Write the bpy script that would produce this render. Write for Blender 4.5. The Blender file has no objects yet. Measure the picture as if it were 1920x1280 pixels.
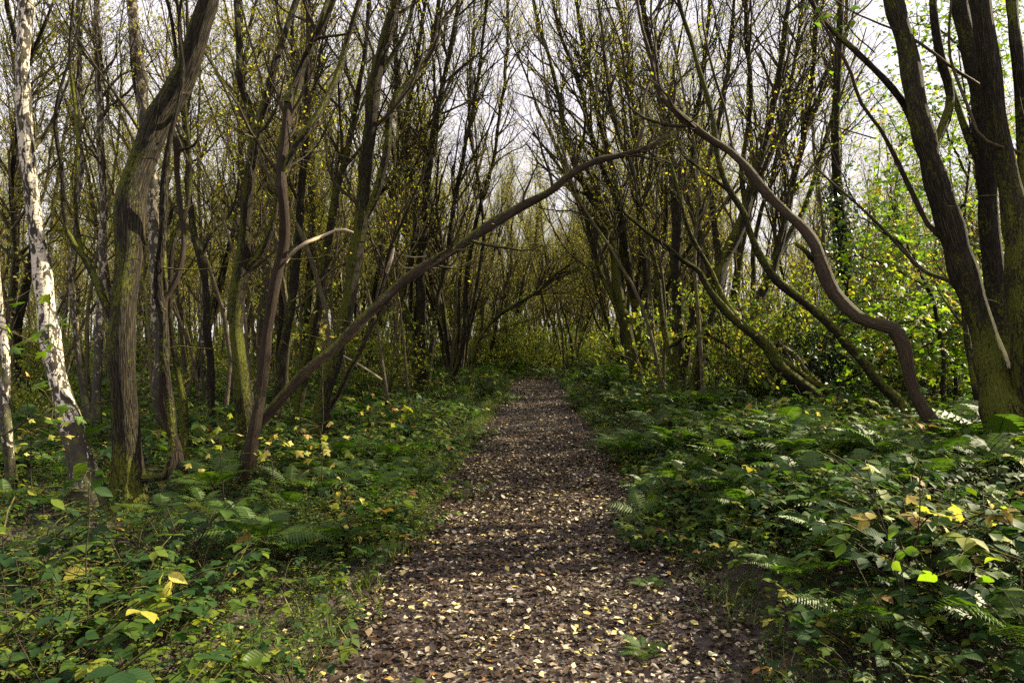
import bpy, math, random
import numpy as np
from mathutils import Vector

random.seed(7)
RNG = np.random.default_rng(11)
R = math.radians

# ------------------------------------------------------------------ camera, sky, sun
scene = bpy.context.scene
COL = scene.collection
CAM_H = 1.6
FPX = 1280.0                      # focal length in pixels of the 1920 wide photograph
cam_d = bpy.data.cameras.new("camera")
cam_d.lens = 24.0
cam_d.sensor_width = 36.0
cam_d.clip_end = 2000
cam_d.clip_start = 0.05
cam = bpy.data.objects.new("camera", cam_d)
cam.location = (0, 0, CAM_H)
cam.rotation_euler = (R(90), 0, 0)
COL.objects.link(cam)
scene.camera = cam

SUN_AZ = R(68)                    # clockwise from the view direction, towards the right
SUN_EL = R(31)
world = bpy.data.worlds.new("World")
scene.world = world
world.use_nodes = True
nt = world.node_tree
nt.nodes.clear()
sky = nt.nodes.new("ShaderNodeTexSky")
sky.sky_type = 'NISHITA'
sky.sun_disc = False
sky.sun_elevation = SUN_EL
sky.sun_rotation = SUN_AZ
sky.air_density = 1.0
sky.dust_density = 4.0
sky.ozone_density = 1.0
tc = nt.nodes.new("ShaderNodeTexCoord")
cn = nt.nodes.new("ShaderNodeTexNoise")
cn.inputs["Scale"].default_value = 3.2
cn.inputs["Detail"].default_value = 7.0
cn.inputs["Roughness"].default_value = 0.62
nt.links.new(tc.outputs["Generated"], cn.inputs["Vector"])
cr = nt.nodes.new("ShaderNodeValToRGB")
cr.color_ramp.elements[0].position = 0.30
cr.color_ramp.elements[0].color = (0.88, 0.88, 0.88, 1)
cr.color_ramp.elements[1].position = 0.62
cr.color_ramp.elements[1].color = (1, 1, 1, 1)
nt.links.new(cn.outputs["Fac"], cr.inputs["Fac"])
mixc = nt.nodes.new("ShaderNodeMix")
mixc.data_type = 'RGBA'
mixc.inputs["B"].default_value = (7.7, 7.3, 7.8, 1)       # thin bright cloud
nt.links.new(cr.outputs["Color"], mixc.inputs["Factor"])
nt.links.new(sky.outputs["Color"], mixc.inputs["A"])
bg = nt.nodes.new("ShaderNodeBackground")
bg.inputs["Strength"].default_value = 0.050
nt.links.new(mixc.outputs["Result"], bg.inputs["Color"])
wo = nt.nodes.new("ShaderNodeOutputWorld")
nt.links.new(bg.outputs["Background"], wo.inputs["Surface"])

sun_d = bpy.data.lights.new("sun", 'SUN')
sun_d.energy = 5.0
sun_d.angle = R(0.5)
sun_d.color = (1.0, 0.87, 0.62)
sun = bpy.data.objects.new("sun", sun_d)
sd = Vector((math.sin(SUN_AZ) * math.cos(SUN_EL), math.cos(SUN_AZ) * math.cos(SUN_EL), math.sin(SUN_EL)))
sun.rotation_euler = (-sd).to_track_quat('-Z', 'Y').to_euler()
COL.objects.link(sun)

vs = scene.view_settings
vs.view_transform = 'Standard'
vs.look = 'None'
vs.exposure = 1.7
vs.gamma = 1.0
scene.cycles.max_bounces = 6
scene.cycles.diffuse_bounces = 3
scene.cycles.transmission_bounces = 4
scene.cycles.transparent_max_bounces = 4
scene.cycles.sample_clamp_indirect = 6.0
scene.cycles.use_denoising = False
scene.cycles.denoising_input_passes = 'RGB_ALBEDO_NORMAL'
scene.cycles.denoising_prefilter = 'NONE'


# ------------------------------------------------------------------ terrain shape
def sstep(a, b, x):
    t = np.clip((x - a) / (b - a), 0, 1)
    return t * t * (3 - 2 * t)


def path_c(y):
    y = np.asarray(y, float)
    return 0.05 + 0.034 * y + 0.016 * np.maximum(y - 24.0, 0) ** 2


def ground_z(x, y):
    x = np.asarray(x, float)
    y = np.asarray(y, float)
    d = x - path_c(np.minimum(y, 40))
    z = 0.36 * sstep(0.95, 2.6, d) * sstep(1.5, 5, y) + 0.08 * sstep(1.0, 2.4, -d)
    z = z + 0.05 * (np.sin(x * 1.3 + 0.4) * np.cos(y * 1.1 + x * 0.3)) * sstep(0.7, 2.0, np.abs(d))
    z = z + 0.02 * np.sin(x * 3.7 + y * 1.9) * np.sin(y * 2.9) - 0.03 * (1 - sstep(0.2, 1.0, np.abs(d)))
    z = z + 0.25 * sstep(28, 60, y)
    return z


def gz(x, y):
    return float(ground_z(x, y))


def PX(px, py, d):
    return np.array([(px - 960.0) / FPX * d, d, CAM_H + (640.0 - py) / FPX * d])


# ------------------------------------------------------------------ mesh accumulator
class Acc:
    """collects tubes and leaves, then links them as one mesh object"""

    def __init__(self):
        self.v, self.f, self.m, self.bk, self.ms = [], [], [], [], []
        self.n = 0

    def add(self, v, f, mat=0, bk=None, ms=None):
        v = np.asarray(v, np.float32).reshape(-1, 3)
        f = np.asarray(f, np.int32)
        if f.shape[1] == 3:
            f = np.concatenate([f, np.full((len(f), 1), -1 - self.n, np.int32)], 1)
        self.v.append(v)
        self.f.append(f + self.n)
        self.m.append(np.full(len(f), mat, np.int32))
        self.bk.append(np.zeros((len(v), 3), np.float32) if bk is None else np.asarray(bk, np.float32).reshape(-1, 3))
        self.ms.append(np.zeros(len(v), np.float32) if ms is None else np.broadcast_to(np.asarray(ms, np.float32), (len(v),)))
        self.n += len(v)

    def tubes(self, P, rad, sides=4, mat=0, lump=0.0, moss=0.0, cap=True, seed=None, flute=0.0):
        """P (N,S,3) centre lines, rad (N,S)"""
        P = np.asarray(P, float)
        rad = np.asarray(rad, float)
        if P.ndim == 2:
            P = P[None]
            rad = rad[None]
        N, S, _ = P.shape
        if N == 0:
            return
        T = np.gradient(P, axis=1)
        T /= np.maximum(np.linalg.norm(T, axis=2, keepdims=True), 1e-9)
        D = P[:, -1] - P[:, 0]
        D /= np.maximum(np.linalg.norm(D, axis=1, keepdims=True), 1e-9)
        ref = np.where(np.abs(D[:, 2:3]) > 0.8, np.array([[0.31, 0.95, 0.0]]), np.array([[0.12, 0.1, 0.98]]))
        ref = ref[:, None, :]
        U = ref - (ref * T).sum(2, keepdims=True) * T
        U /= np.maximum(np.linalg.norm(U, axis=2, keepdims=True), 1e-9)
        W = np.cross(T, U)
        ang = np.arange(sides) * 2 * math.pi / sides
        ca, sa = np.cos(ang), np.sin(ang)
        seg = np.linalg.norm(np.diff(P, axis=1), axis=2)
        L = np.concatenate([np.zeros((N, 1)), np.cumsum(seg, 1)], 1)
        rr = np.repeat(rad[:, :, None], sides, 2)
        if lump > 0:
            rg = np.random.default_rng(seed if seed is not None else int(abs(P[0, 0, 0]) * 1000) + 5)
            A = ang[None, None, :]
            LL = L[:, :, None]
            sc = 1.0 / np.maximum(rad.mean(), 0.02)
            q = 0
            for k in (1, 2, 3, 4, 5):
                p1, p2, fz = rg.uniform(0, 6.28), rg.uniform(0, 6.28), rg.uniform(0.12, 0.5) * sc * (0.5 + k * 0.15)
                q = q + np.sin(k * A + p1 + 0.8 * np.sin(LL * fz * 0.5 + p2)) * np.cos(LL * fz + p2) / k ** 0.7
            rr = rr * (1 + lump * q * 0.8)
            if flute > 0:
                rr = rr * (1 + flute * np.sin(9 * A + 0.7 * np.sin(LL * 1.3)) * np.sin(LL * 2.1 + A) + flute * 0.7 * np.sin(8 * A + 1.1 + np.sin(LL * 0.9)))
        V = P[:, :, None, :] + rr[..., None] * (U[:, :, None, :] * ca[None, None, :, None] + W[:, :, None, :] * sa[None, None, :, None])
        rm = rad[:, :1].mean(1)[:, None, None]
        off = RNG.uniform(0, 50, (N, 1, 1))
        bk = np.stack([np.broadcast_to(ca[None, None, :] * rm, (N, S, sides)) + off,
                       np.broadcast_to(sa[None, None, :] * rm, (N, S, sides)) + off,
                       np.broadcast_to(L[:, :, None], (N, S, sides))], -1)
        i = np.arange(S - 1)[:, None] * sides
        j = np.arange(sides)[None, :]
        j2 = (j + 1) % sides
        q = np.stack([i + j, i + j2, i + sides + j2, i + sides + j], -1).reshape(-1, 4)
        F = (q[None] + (np.arange(N) * S * sides)[:, None, None]).reshape(-1, 4)
        ms = np.asarray(moss, float)
        if ms.ndim == 1 and len(ms) == S:
            ms = np.broadcast_to(ms[None, :, None], (N, S, sides))
        elif ms.ndim == 1 and len(ms) == N:
            ms = np.broadcast_to(ms[:, None, None], (N, S, sides))
        else:
            ms = np.broadcast_to(ms, (N, S, sides))
        self.add(V.reshape(-1, 3), F, mat, bk.reshape(-1, 3), ms.reshape(-1))
        if cap and sides > 4:
            for e, o in ((S - 1, 1), (0, -1)):
                base = self.n - N * S * sides - (N if e == 0 else 0)
                for n_ in range(N):
                    c0 = P[n_, e] + T[n_, e] * rad[n_, e] * 0.3 * o
                    ring = base + n_ * S * sides + e * sides + np.arange(sides)
                    vi = self.n
                    self.v.append(np.asarray(c0, np.float32)[None])
                    self.bk.append(np.asarray(bk[n_, e, 0], np.float32)[None])
                    self.ms.append(np.zeros(1, np.float32))
                    self.f.append(np.stack([ring, np.roll(ring, -1), np.full(sides, vi), np.full(sides, -1)], 1).astype(np.int32))
                    self.m.append(np.full(sides, mat, np.int32))
                    self.n += 1

    def leaves(self, tmpl, pos, X, Z, size, mat=0, rnd=None):
        """tmpl (verts, tris); leaf points along X with its face turned to Z"""
        tv, tf = tmpl
        pos = np.asarray(pos, float)
        N = len(pos)
        if N == 0:
            return
        X = X / np.maximum(np.linalg.norm(X, axis=1, keepdims=True), 1e-9)
        Z = Z - (Z * X).sum(1, keepdims=True) * X
        Z = Z / np.maximum(np.linalg.norm(Z, axis=1, keepdims=True), 1e-9)
        Y = np.cross(Z, X)
        size = np.broadcast_to(np.asarray(size, float), (N,))
        V = pos[:, None, :] + size[:, None, None] * (tv[None, :, 0:1] * X[:, None] + tv[None, :, 1:2] * Y[:, None] + tv[None, :, 2:3] * Z[:, None])
        F = (tf[None] + (np.arange(N) * len(tv))[:, None, None]).reshape(-1, tf.shape[1])
        if rnd is None:
            rnd = RNG.random(N)
        bk = np.concatenate([np.tile(tv[None, :, :2], (N, 1, 1)), np.broadcast_to(np.asarray(rnd)[:, None, None], (N, len(tv), 1))], 2)
        self.add(V.reshape(-1, 3), F, mat, bk.reshape(-1, 3), np.repeat(rnd, len(tv)))

    def mesh(self, name, mats, smooth=True):
        me = bpy.data.meshes.new(name)
        v = np.concatenate(self.v)
        f = np.concatenate(self.f)
        m = np.concatenate(self.m)
        tri = f[:, 3] < 0
        cnt = np.where(tri, 3, 4).astype(np.int32)
        flat = f.reshape(-1)
        keep = np.ones((len(f), 4), bool)
        keep[tri, 3] = False
        flat = flat[keep.reshape(-1)]
        starts = np.concatenate([[0], np.cumsum(cnt)[:-1]]).astype(np.int32)
        me.vertices.add(len(v))
        me.vertices.foreach_set("co", v.reshape(-1))
        me.loops.add(len(flat))
        me.loops.foreach_set("vertex_index", flat.astype(np.int32))
        me.polygons.add(len(f))
        me.polygons.foreach_set("loop_start", starts)
        me.polygons.foreach_set("material_index", m)
        me.update(calc_edges=True)
        if smooth:
            me.polygons.foreach_set("use_smooth", np.ones(len(f), bool))
        a = me.attributes.new("bk", 'FLOAT_VECTOR', 'POINT')
        a.data.foreach_set("vector", np.concatenate(self.bk).reshape(-1).astype(np.float32))
        a = me.attributes.new("ms", 'FLOAT', 'POINT')
        a.data.foreach_set("value", np.concatenate(self.ms).astype(np.float32))
        for mt in mats:
            me.materials.append(mt)
        return me

    def build(self, name, mats, parent=None, kind=None):
        if not isinstance(mats, (list, tuple)):
            mats = [mats]
        return link(name, self.mesh(name, mats), parent, kind)


def link(name, me, parent=None, kind=None):
    o = bpy.data.objects.new(name, me)
    COL.objects.link(o)
    if parent is not None:
        o.parent = parent
    if kind:
        o["kind"] = kind
    return o


def tag(o, label=None, cat=None, group=None, kind=None):
    if label:
        o["label"] = label
    if cat:
        o["category"] = cat
    if group:
        o["group"] = group
    if kind:
        o["kind"] = kind
    return o


def empty(name, loc=(0, 0, 0), rz=0.0):
    o = bpy.data.objects.new(name, None)
    o.location = loc
    o.rotation_euler = (0, 0, rz)
    o.empty_display_size = 0.2
    COL.objects.link(o)
    return o


def copy_tree(o, parent=None):
    c = o.copy()
    COL.objects.link(c)
    if parent is not None:
        c.parent = parent
    for ch in list(o.children):
        copy_tree(ch, c)
    return c


# ------------------------------------------------------------------ materials
class NB:
    def __init__(self, name):
        self.mat = bpy.data.materials.new(name)
        self.mat.use_nodes = True
        self.t = self.mat.node_tree
        self.t.nodes.clear()
        self.out = self.t.nodes.new("ShaderNodeOutputMaterial")

    def n(self, typ, **kw):
        nd = self.t.nodes.new(typ)
        for k, v in kw.items():
            if hasattr(nd, k) and k not in nd.inputs:
                setattr(nd, k, v)
        return nd

    def l(self, a, b):
        if isinstance(a, (int, float, tuple, list)):
            b.default_value = a
        else:
            self.t.links.new(a, b)

    def math(self, op, a, b=0.0, c=0.0, clamp=False):
        nd = self.n("ShaderNodeMath")
        nd.operation = op
        nd.use_clamp = clamp
        self.l(a, nd.inputs[0])
        self.l(b, nd.inputs[1])
        self.l(c, nd.inputs[2])
        return nd.outputs[0]

    def mix(self, f, a, b):
        nd = self.n("ShaderNodeMix")
        nd.data_type = 'RGBA'
        self.l(f, nd.inputs["Factor"])
        self.l(a, nd.inputs["A"])
        self.l(b, nd.inputs["B"])
        return nd.outputs["Result"]

    def attr(self, name):
        nd = self.n("ShaderNodeAttribute")
        nd.attribute_name = name
        return nd

    def scale(self, vec, s):
        nd = self.n("ShaderNodeMapping")
        self.l(vec, nd.inputs["Vector"])
        nd.inputs["Scale"].default_value = s
        return nd.outputs["Vector"]

    def noise(self, vec, scale, detail=3.0, rough=0.55, dist=0.0):
        nd = self.n("ShaderNodeTexNoise")
        self.l(vec, nd.inputs["Vector"])
        nd.inputs["Scale"].default_value = scale
        nd.inputs["Detail"].default_value = detail
        nd.inputs["Roughness"].default_value = rough
        nd.inputs["Distortion"].default_value = dist
        return nd.outputs["Fac"]

    def ramp(self, f, pts):
        nd = self.n("ShaderNodeValToRGB")
        e = nd.color_ramp.elements
        while len(e) < len(pts):
            e.new(0.5)
        for i, (p, c) in enumerate(pts):
            e[i].position = p
            e[i].color = (c, c, c, 1) if isinstance(c, (int, float)) else (*c, 1)
        self.l(f, nd.inputs["Fac"])
        return nd.outputs["Color"]


def bark_material(name, dark, light, moss=0.0, ridge=42.0, along=0.16, rough=0.92, bump=1.0, lichen=0.25,
                  mossd=(0.028, 0.036, 0.006), mossl=(0.165, 0.175, 0.014), crack=1.0):
    b = NB(name)
    bk = b.attr("bk").outputs["Vector"]
    ms = b.attr("ms").outputs["Fac"]
    # wander of the ridges
    wn = b.n("ShaderNodeTexNoise")
    b.l(bk, wn.inputs["Vector"])
    wn.inputs["Scale"].default_value = 7.0
    wn.inputs["Detail"].default_value = 3.0
    va = b.n("ShaderNodeVectorMath")
    va.operation = 'MULTIPLY_ADD'
    b.l(wn.outputs["Color"], va.inputs[0])
    va.inputs[1].default_value = (0.035, 0.035, 0.10)
    b.l(bk, va.inputs[2])
    v = b.scale(va.outputs[0], (1, 1, along))
    vo = b.n("ShaderNodeTexVoronoi")
    vo.feature = 'DISTANCE_TO_EDGE'
    b.l(v, vo.inputs["Vector"])
    vo.inputs["Scale"].default_value = ridge
    plate = b.ramp(vo.outputs["Distance"], [(0.0, 0.0), (0.22, 1.0)])
    n1 = b.noise(v, ridge * 1.4, 6, 0.7, 0.0)
    iso = b.noise(bk, 9.0, 6, 0.7)
    n3 = b.noise(bk, 75.0, 4, 0.65)
    n4 = b.noise(bk, 24.0, 5, 0.7)
    r = b.math('MULTIPLY', b.math('ADD', b.math('MULTIPLY', plate, crack), 1.0 - crack), b.ramp(b.math('ADD', b.math('MULTIPLY', n1, 0.6), b.math('MULTIPLY', n4, 0.4)), [(0.36, 0.0), (0.66, 1.0)]))
    col = b.mix(r, dark, light)
    li = b.math('MULTIPLY', b.math('MULTIPLY', b.ramp(iso, [(0.55, 0.0), (0.61, 1.0)]), b.ramp(n3, [(0.40, 0.0), (0.52, 1.0)])), lichen)
    col = b.mix(li, col, (0.17, 0.18, 0.12, 1))
    geo = b.n("ShaderNodeNewGeometry")
    sp = b.n("ShaderNodeSeparateXYZ")
    b.l(geo.outputs["Normal"], sp.inputs[0])
    side = b.math('ADD', b.math('MULTIPLY', sp.outputs["Z"], 0.75), b.math('MULTIPLY', sp.outputs["X"], -0.16))
    big = b.noise(bk, 3.1, 4, 0.6)
    f = b.math('ADD', b.math('ADD', b.math('MULTIPLY', big, 1.3), side), b.math('ADD', ms, moss - 1.02))
    f = b.math('ADD', f, b.math('ADD', b.math('MULTIPLY', b.math('SUBTRACT', n4, 0.5), 1.5), b.math('MULTIPLY', b.math('SUBTRACT', n3, 0.5), 0.7)))
    mf = b.ramp(f, [(0.10, 0.0), (0.24, 0.95)])
    mcol = b.mix(b.ramp(b.math('ADD', b.math('MULTIPLY', n3, 0.6), b.math('MULTIPLY', n4, 0.4)), [(0.36, 0.0), (0.64, 1.0)]), (*mossd, 1), (*mossl, 1))
    col = b.mix(mf, col, mcol)
    p = b.n("ShaderNodeBsdfPrincipled")
    b.l(col, p.inputs["Base Color"])
    p.inputs["Roughness"].default_value = rough
    p.inputs["Specular IOR Level"].default_value = 0.2
    h = b.math('ADD', b.math('MULTIPLY', plate, 0.75 * crack), b.math('ADD', b.math('MULTIPLY', n1, 0.8), b.math('MULTIPLY', b.math('ADD', n3, n4), b.math('ADD', 0.25, b.math('MULTIPLY', mf, 0.9)))))
    bp = b.n("ShaderNodeBump")
    bp.inputs["Strength"].default_value = bump
    bp.inputs["Distance"].default_value = 0.022
    b.l(h, bp.inputs["Height"])
    b.l(bp.outputs["Normal"], p.inputs["Normal"])
    b.l(p.outputs[0], b.out.inputs[0])
    return b.mat


def birch_material(name, white=(0.62, 0.56, 0.45), patch=0.0):
    b = NB(name)
    bk = b.attr("bk")
    ms = b.attr("ms").outputs["Fac"]
    lent = b.noise(b.scale(bk.outputs["Vector"], (0.35, 0.35, 3.0)), 13.0, 3, 0.6, 0.3)
    lf = b.ramp(lent, [(0.58, 0.0), (0.61, 1.0)])
    spots = b.noise(b.scale(bk.outputs["Vector"], (1, 1, 1.2)), 7.5, 5, 0.6, 0.7)
    sf = b.ramp(b.math('ADD', spots, b.math('MULTIPLY', ms, 0.20)), [(0.535 - patch, 0.0), (0.550 - patch, 1.0)])
    fine = b.noise(b.scale(bk.outputs["Vector"], (1, 1, 2)), 30.0, 4, 0.6)
    col = b.mix(b.ramp(fine, [(0.35, 0.0), (0.65, 1.0)]), (white[0] * 0.72, white[1] * 0.70, white[2] * 0.64, 1), (*white, 1))
    dark = b.mix(fine, (0.010, 0.008, 0.005, 1), (0.050, 0.040, 0.024, 1))
    col = b.mix(b.math('MULTIPLY', lf, 0.75), col, dark)
    col = b.mix(sf, col, dark)
    moss = b.noise(bk.outputs["Vector"], 5.5, 6, 0.75)
    mf = b.ramp(b.math('ADD', moss, b.math('MULTIPLY', ms, 0.12)), [(0.58, 0.0), (0.63, 0.9)])
    col = b.mix(mf, col, b.mix(fine, (0.028, 0.032, 0.008, 1), (0.085, 0.088, 0.016, 1)))
    p = b.n("ShaderNodeBsdfPrincipled")
    b.l(col, p.inputs["Base Color"])
    p.inputs["Roughness"].default_value = 0.72
    p.inputs["Specular IOR Level"].default_value = 0.3
    bp = b.n("ShaderNodeBump")
    bp.inputs["Strength"].default_value = 0.7
    bp.inputs["Distance"].default_value = 0.012
    b.l(b.math('ADD', b.math('MULTIPLY', sf, 1.0), b.math('ADD', b.math('MULTIPLY', lf, 0.6), b.math('MULTIPLY', fine, 0.7))), bp.inputs["Height"])
    b.l(bp.outputs["Normal"], p.inputs["Normal"])
    b.l(p.outputs[0], b.out.inputs[0])
    return b.mat


def leaf_material(name, pts, trans=0.45, rough=0.5, spec=0.35, tint=(1.25, 1.35, 0.6), vein=0.13, objrand=0.35):
    """pts: colour ramp over the leaf's own random number"""
    b = NB(name)
    rn = b.attr("ms").outputs["Fac"]
    oi = b.n("ShaderNodeObjectInfo").outputs["Random"]
    f = b.math('FRACT', b.math('ADD', rn, b.math('MULTIPLY', oi, objrand)))
    col = b.ramp(f, pts)
    geo = b.n("ShaderNodeNewGeometry")
    n1 = b.noise(geo.outputs["Position"], 0.8, 2, 0.5)
    n2 = b.noise(geo.outputs["Position"], 55.0, 3, 0.6)
    hs = b.n("ShaderNodeHueSaturation")
    b.l(col, hs.inputs["Color"])
    b.l(b.math('ADD', b.math('MULTIPLY', n1, 0.9), b.math('ADD', b.math('MULTIPLY', n2, 0.5), 0.32)), hs.inputs["Value"])
    col = hs.outputs["Color"]
    if vein:
        sp = b.n("ShaderNodeSeparateXYZ")
        b.l(b.attr("bk").outputs["Vector"], sp.inputs[0])
        ay = b.math('ABSOLUTE', sp.outputs["Y"])
        w = b.math('SINE', b.math('MULTIPLY', b.math('SUBTRACT', sp.outputs["X"], b.math('MULTIPLY', ay, 0.8)), 44.0))
        vf = b.math('MULTIPLY', b.math('ADD', b.math('MULTIPLY', w, 0.5), 0.5), vein)
        col = b.mix(vf, col, (0.0, 0.0, 0.0, 1))
    p = b.n("ShaderNodeBsdfPrincipled")
    b.l(col, p.inputs["Base Color"])
    p.inputs["Roughness"].default_value = rough
    p.inputs["Specular IOR Level"].default_value = spec
    if vein:
        bp = b.n("ShaderNodeBump")
        bp.inputs["Strength"].default_value = 0.16
        bp.inputs["Distance"].default_value = 0.003
        b.l(w, bp.inputs["Height"])
        b.l(bp.outputs["Normal"], p.inputs["Normal"])
    tr = b.n("ShaderNodeBsdfTranslucent")
    vm = b.n("ShaderNodeVectorMath")
    vm.operation = 'MULTIPLY'
    b.l(col, vm.inputs[0])
    vm.inputs[1].default_value = tint
    b.l(vm.outputs[0], tr.inputs["Color"])
    mx = b.n("ShaderNodeMixShader")
    mx.inputs[0].default_value = trans
    b.l(p.outputs[0], mx.inputs[1])
    b.l(tr.outputs[0], mx.inputs[2])
    b.l(mx.outputs[0], b.out.inputs[0])
    return b.mat


M = {}
M['willow'] = bark_material("willow_bark", (0.010, 0.007, 0.004, 1), (0.056, 0.043, 0.024, 1), moss=0.22)
M['mossy'] = bark_material("mossy_bark", (0.010, 0.007, 0.004, 1), (0.075, 0.056, 0.034, 1), moss=0.44)
M['oak'] = bark_material("ridged_bark", (0.008, 0.006, 0.004, 1), (0.092, 0.072, 0.040, 1), moss=0.30, ridge=26, along=0.14)
M['brown'] = bark_material("smooth_brown_bark", (0.014, 0.009, 0.005, 1), (0.070, 0.045, 0.025, 1), moss=0.0, ridge=34, along=0.12, rough=0.8, bump=0.8, lichen=0.1, crack=0.6)
M['dead'] = bark_material("dead_wood", (0.026, 0.017, 0.010, 1), (0.125, 0.092, 0.055, 1), moss=0.10, ridge=34, along=0.10, rough=0.8, bump=0.9, lichen=0.15, crack=0.5)
M['pale'] = bark_material("pale_stripped_wood", (0.22, 0.17, 0.11, 1), (0.55, 0.46, 0.32, 1), moss=-0.8, ridge=30, along=0.07, rough=0.7, bump=0.5, lichen=0.0, crack=0.3)
M['twig'] = bark_material("twig_bark", (0.014, 0.010, 0.006, 1), (0.060, 0.045, 0.024, 1), moss=-0.05, ridge=20, bump=0.3, crack=0.3)
M['littwig'] = bark_material("painted_lit_fine_twigs", (0.024, 0.020, 0.009, 1), (0.155, 0.130, 0.055, 1), moss=0.0, ridge=20, bump=0.3, crack=0.2)  # background twigs: their sunlit olive brightness is put into the colour
M['pole'] = bark_material("painted_lit_pole_bark", (0.030, 0.024, 0.013, 1), (0.17, 0.14, 0.080, 1), moss=0.22, ridge=40, bump=0.6, crack=0.6)  # distant stems: light and haze on them painted in as a paler bark
M['birch'] = birch_material("birch_bark")
M['birchfar'] = birch_material("weathered_birch_bark", (0.34, 0.29, 0.20), 0.075)
M['canopy'] = leaf_material("autumn_canopy_leaf", [(0.0, (0.19, 0.23, 0.022)), (0.4, (0.27, 0.28, 0.028)), (0.8, (0.38, 0.33, 0.03)), (1.0, (0.50, 0.32, 0.03))], trans=0.62, rough=0.55, vein=0)
M['bushleaf'] = leaf_material("bush_leaf", [(0.0, (0.070, 0.12, 0.014)), (0.5, (0.13, 0.18, 0.018)), (0.85, (0.27, 0.26, 0.028)), (1.0, (0.34, 0.25, 0.03))], trans=0.5, vein=0)
M['bramble'] = leaf_material("bramble_leaf", [(0.0, (0.018, 0.048, 0.013)), (0.45, (0.032, 0.074, 0.014)), (0.75, (0.068, 0.115, 0.012)), (0.95, (0.125, 0.165, 0.014)), (0.97, (0.34, 0.33, 0.05)), (1.0, (0.20, 0.10, 0.04))], trans=0.40, rough=0.6, spec=0.2, objrand=1.0)
M['herb'] = leaf_material("herb_leaf", [(0.0, (0.038, 0.080, 0.012)), (0.6, (0.082, 0.130, 0.014)), (0.93, (0.17, 0.20, 0.02)), (1.0, (0.45, 0.37, 0.04))], trans=0.4, rough=0.5, spec=0.35)
M['fern'] = leaf_material("fern_frond", [(0.0, (0.030, 0.070, 0.010)), (0.7, (0.068, 0.120, 0.012)), (1.0, (0.16, 0.19, 0.02))], trans=0.4, rough=0.55, vein=0)
M['maple'] = leaf_material("sycamore_leaf", [(0.0, (0.085, 0.17, 0.012)), (0.6, (0.14, 0.23, 0.014)), (0.88, (0.24, 0.29, 0.02)), (1.0, (0.48, 0.34, 0.03))], trans=0.6, rough=0.5, vein=0.12)
M['yellow'] = leaf_material("yellow_autumn_leaf", [(0.0, (0.30, 0.36, 0.04)), (0.5, (0.50, 0.45, 0.09)), (0.85, (0.56, 0.42, 0.11)), (1.0, (0.44, 0.20, 0.06))], trans=0.45, rough=0.5, tint=(1.1, 1.1, 0.7), vein=0.12)
M['ivy'] = leaf_material("ivy_leaf", [(0.0, (0.012, 0.032, 0.012)), (1.0, (0.035, 0.070, 0.022))], trans=0.15, rough=0.33, spec=0.6, vein=0)
M['grass'] = leaf_material("grass_blade", [(0.0, (0.045, 0.10, 0.014)), (0.7, (0.10, 0.16, 0.02)), (1.0, (0.28, 0.24, 0.08))], trans=0.4, vein=0)
M['litter'] = leaf_material("leaf_litter", [(0.0, (0.016, 0.009, 0.005)), (0.62, (0.042, 0.023, 0.010)), (0.82, (0.072, 0.042, 0.022)), (0.87, (0.28, 0.21, 0.12)), (0.91, (0.62, 0.55, 0.40)), (0.98, (0.50, 0.42, 0.10)), (1.0, (0.26, 0.11, 0.03))],
                            trans=0.06, rough=0.5, spec=0.4, objrand=0.0)
M['palelitter'] = leaf_material("fallen_leaf", [(0.0, (0.26, 0.18, 0.10)), (0.35, (0.48, 0.42, 0.28)), (0.65, (0.62, 0.60, 0.44)), (0.82, (0.48, 0.46, 0.12)), (0.93, (0.58, 0.36, 0.06)), (1.0, (0.36, 0.14, 0.03))],
                                trans=0.06, rough=0.45, spec=0.45, objrand=1.0)


def ground_material():
    b = NB("woodland_soil")
    geo = b.n("ShaderNodeNewGeometry")
    pos = geo.outputs["Position"]
    n1 = b.noise(pos, 0.7, 5, 0.6)
    n2 = b.noise(pos, 14.0, 6, 0.7)
    vo = b.n("ShaderNodeTexVoronoi")
    b.l(pos, vo.inputs["Vector"])
    vo.inputs["Scale"].default_value = 26.0
    bits = b.ramp(vo.outputs["Color"], [(0.30, 0.0), (0.9, 1.0)])
    col = b.mix(b.ramp(n2, [(0.3, 0.0), (0.7, 1.0)]), (0.018, 0.012, 0.009, 1), (0.060, 0.040, 0.029, 1))
    col = b.mix(b.math('MULTIPLY', bits, 0.45), col, (0.12, 0.085, 0.06, 1))
    col = b.mix(b.math('MULTIPLY', b.ramp(n1, [(0.45, 0.0), (0.7, 1.0)]), 0.4), col, (0.03, 0.045, 0.012, 1))
    p = b.n("ShaderNodeBsdfPrincipled")
    b.l(col, p.inputs["Base Color"])
    p.inputs["Roughness"].default_value = 0.8
    bp = b.n("ShaderNodeBump")
    bp.inputs["Strength"].default_value = 1.0
    bp.inputs["Distance"].default_value = 0.03
    b.l(b.math('ADD', n2, b.math('MULTIPLY', vo.outputs["Distance"], 0.8)), bp.inputs["Height"])
    b.l(bp.outputs["Normal"], p.inputs["Normal"])
    b.l(p.outputs[0], b.out.inputs[0])
    return b.mat


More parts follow.
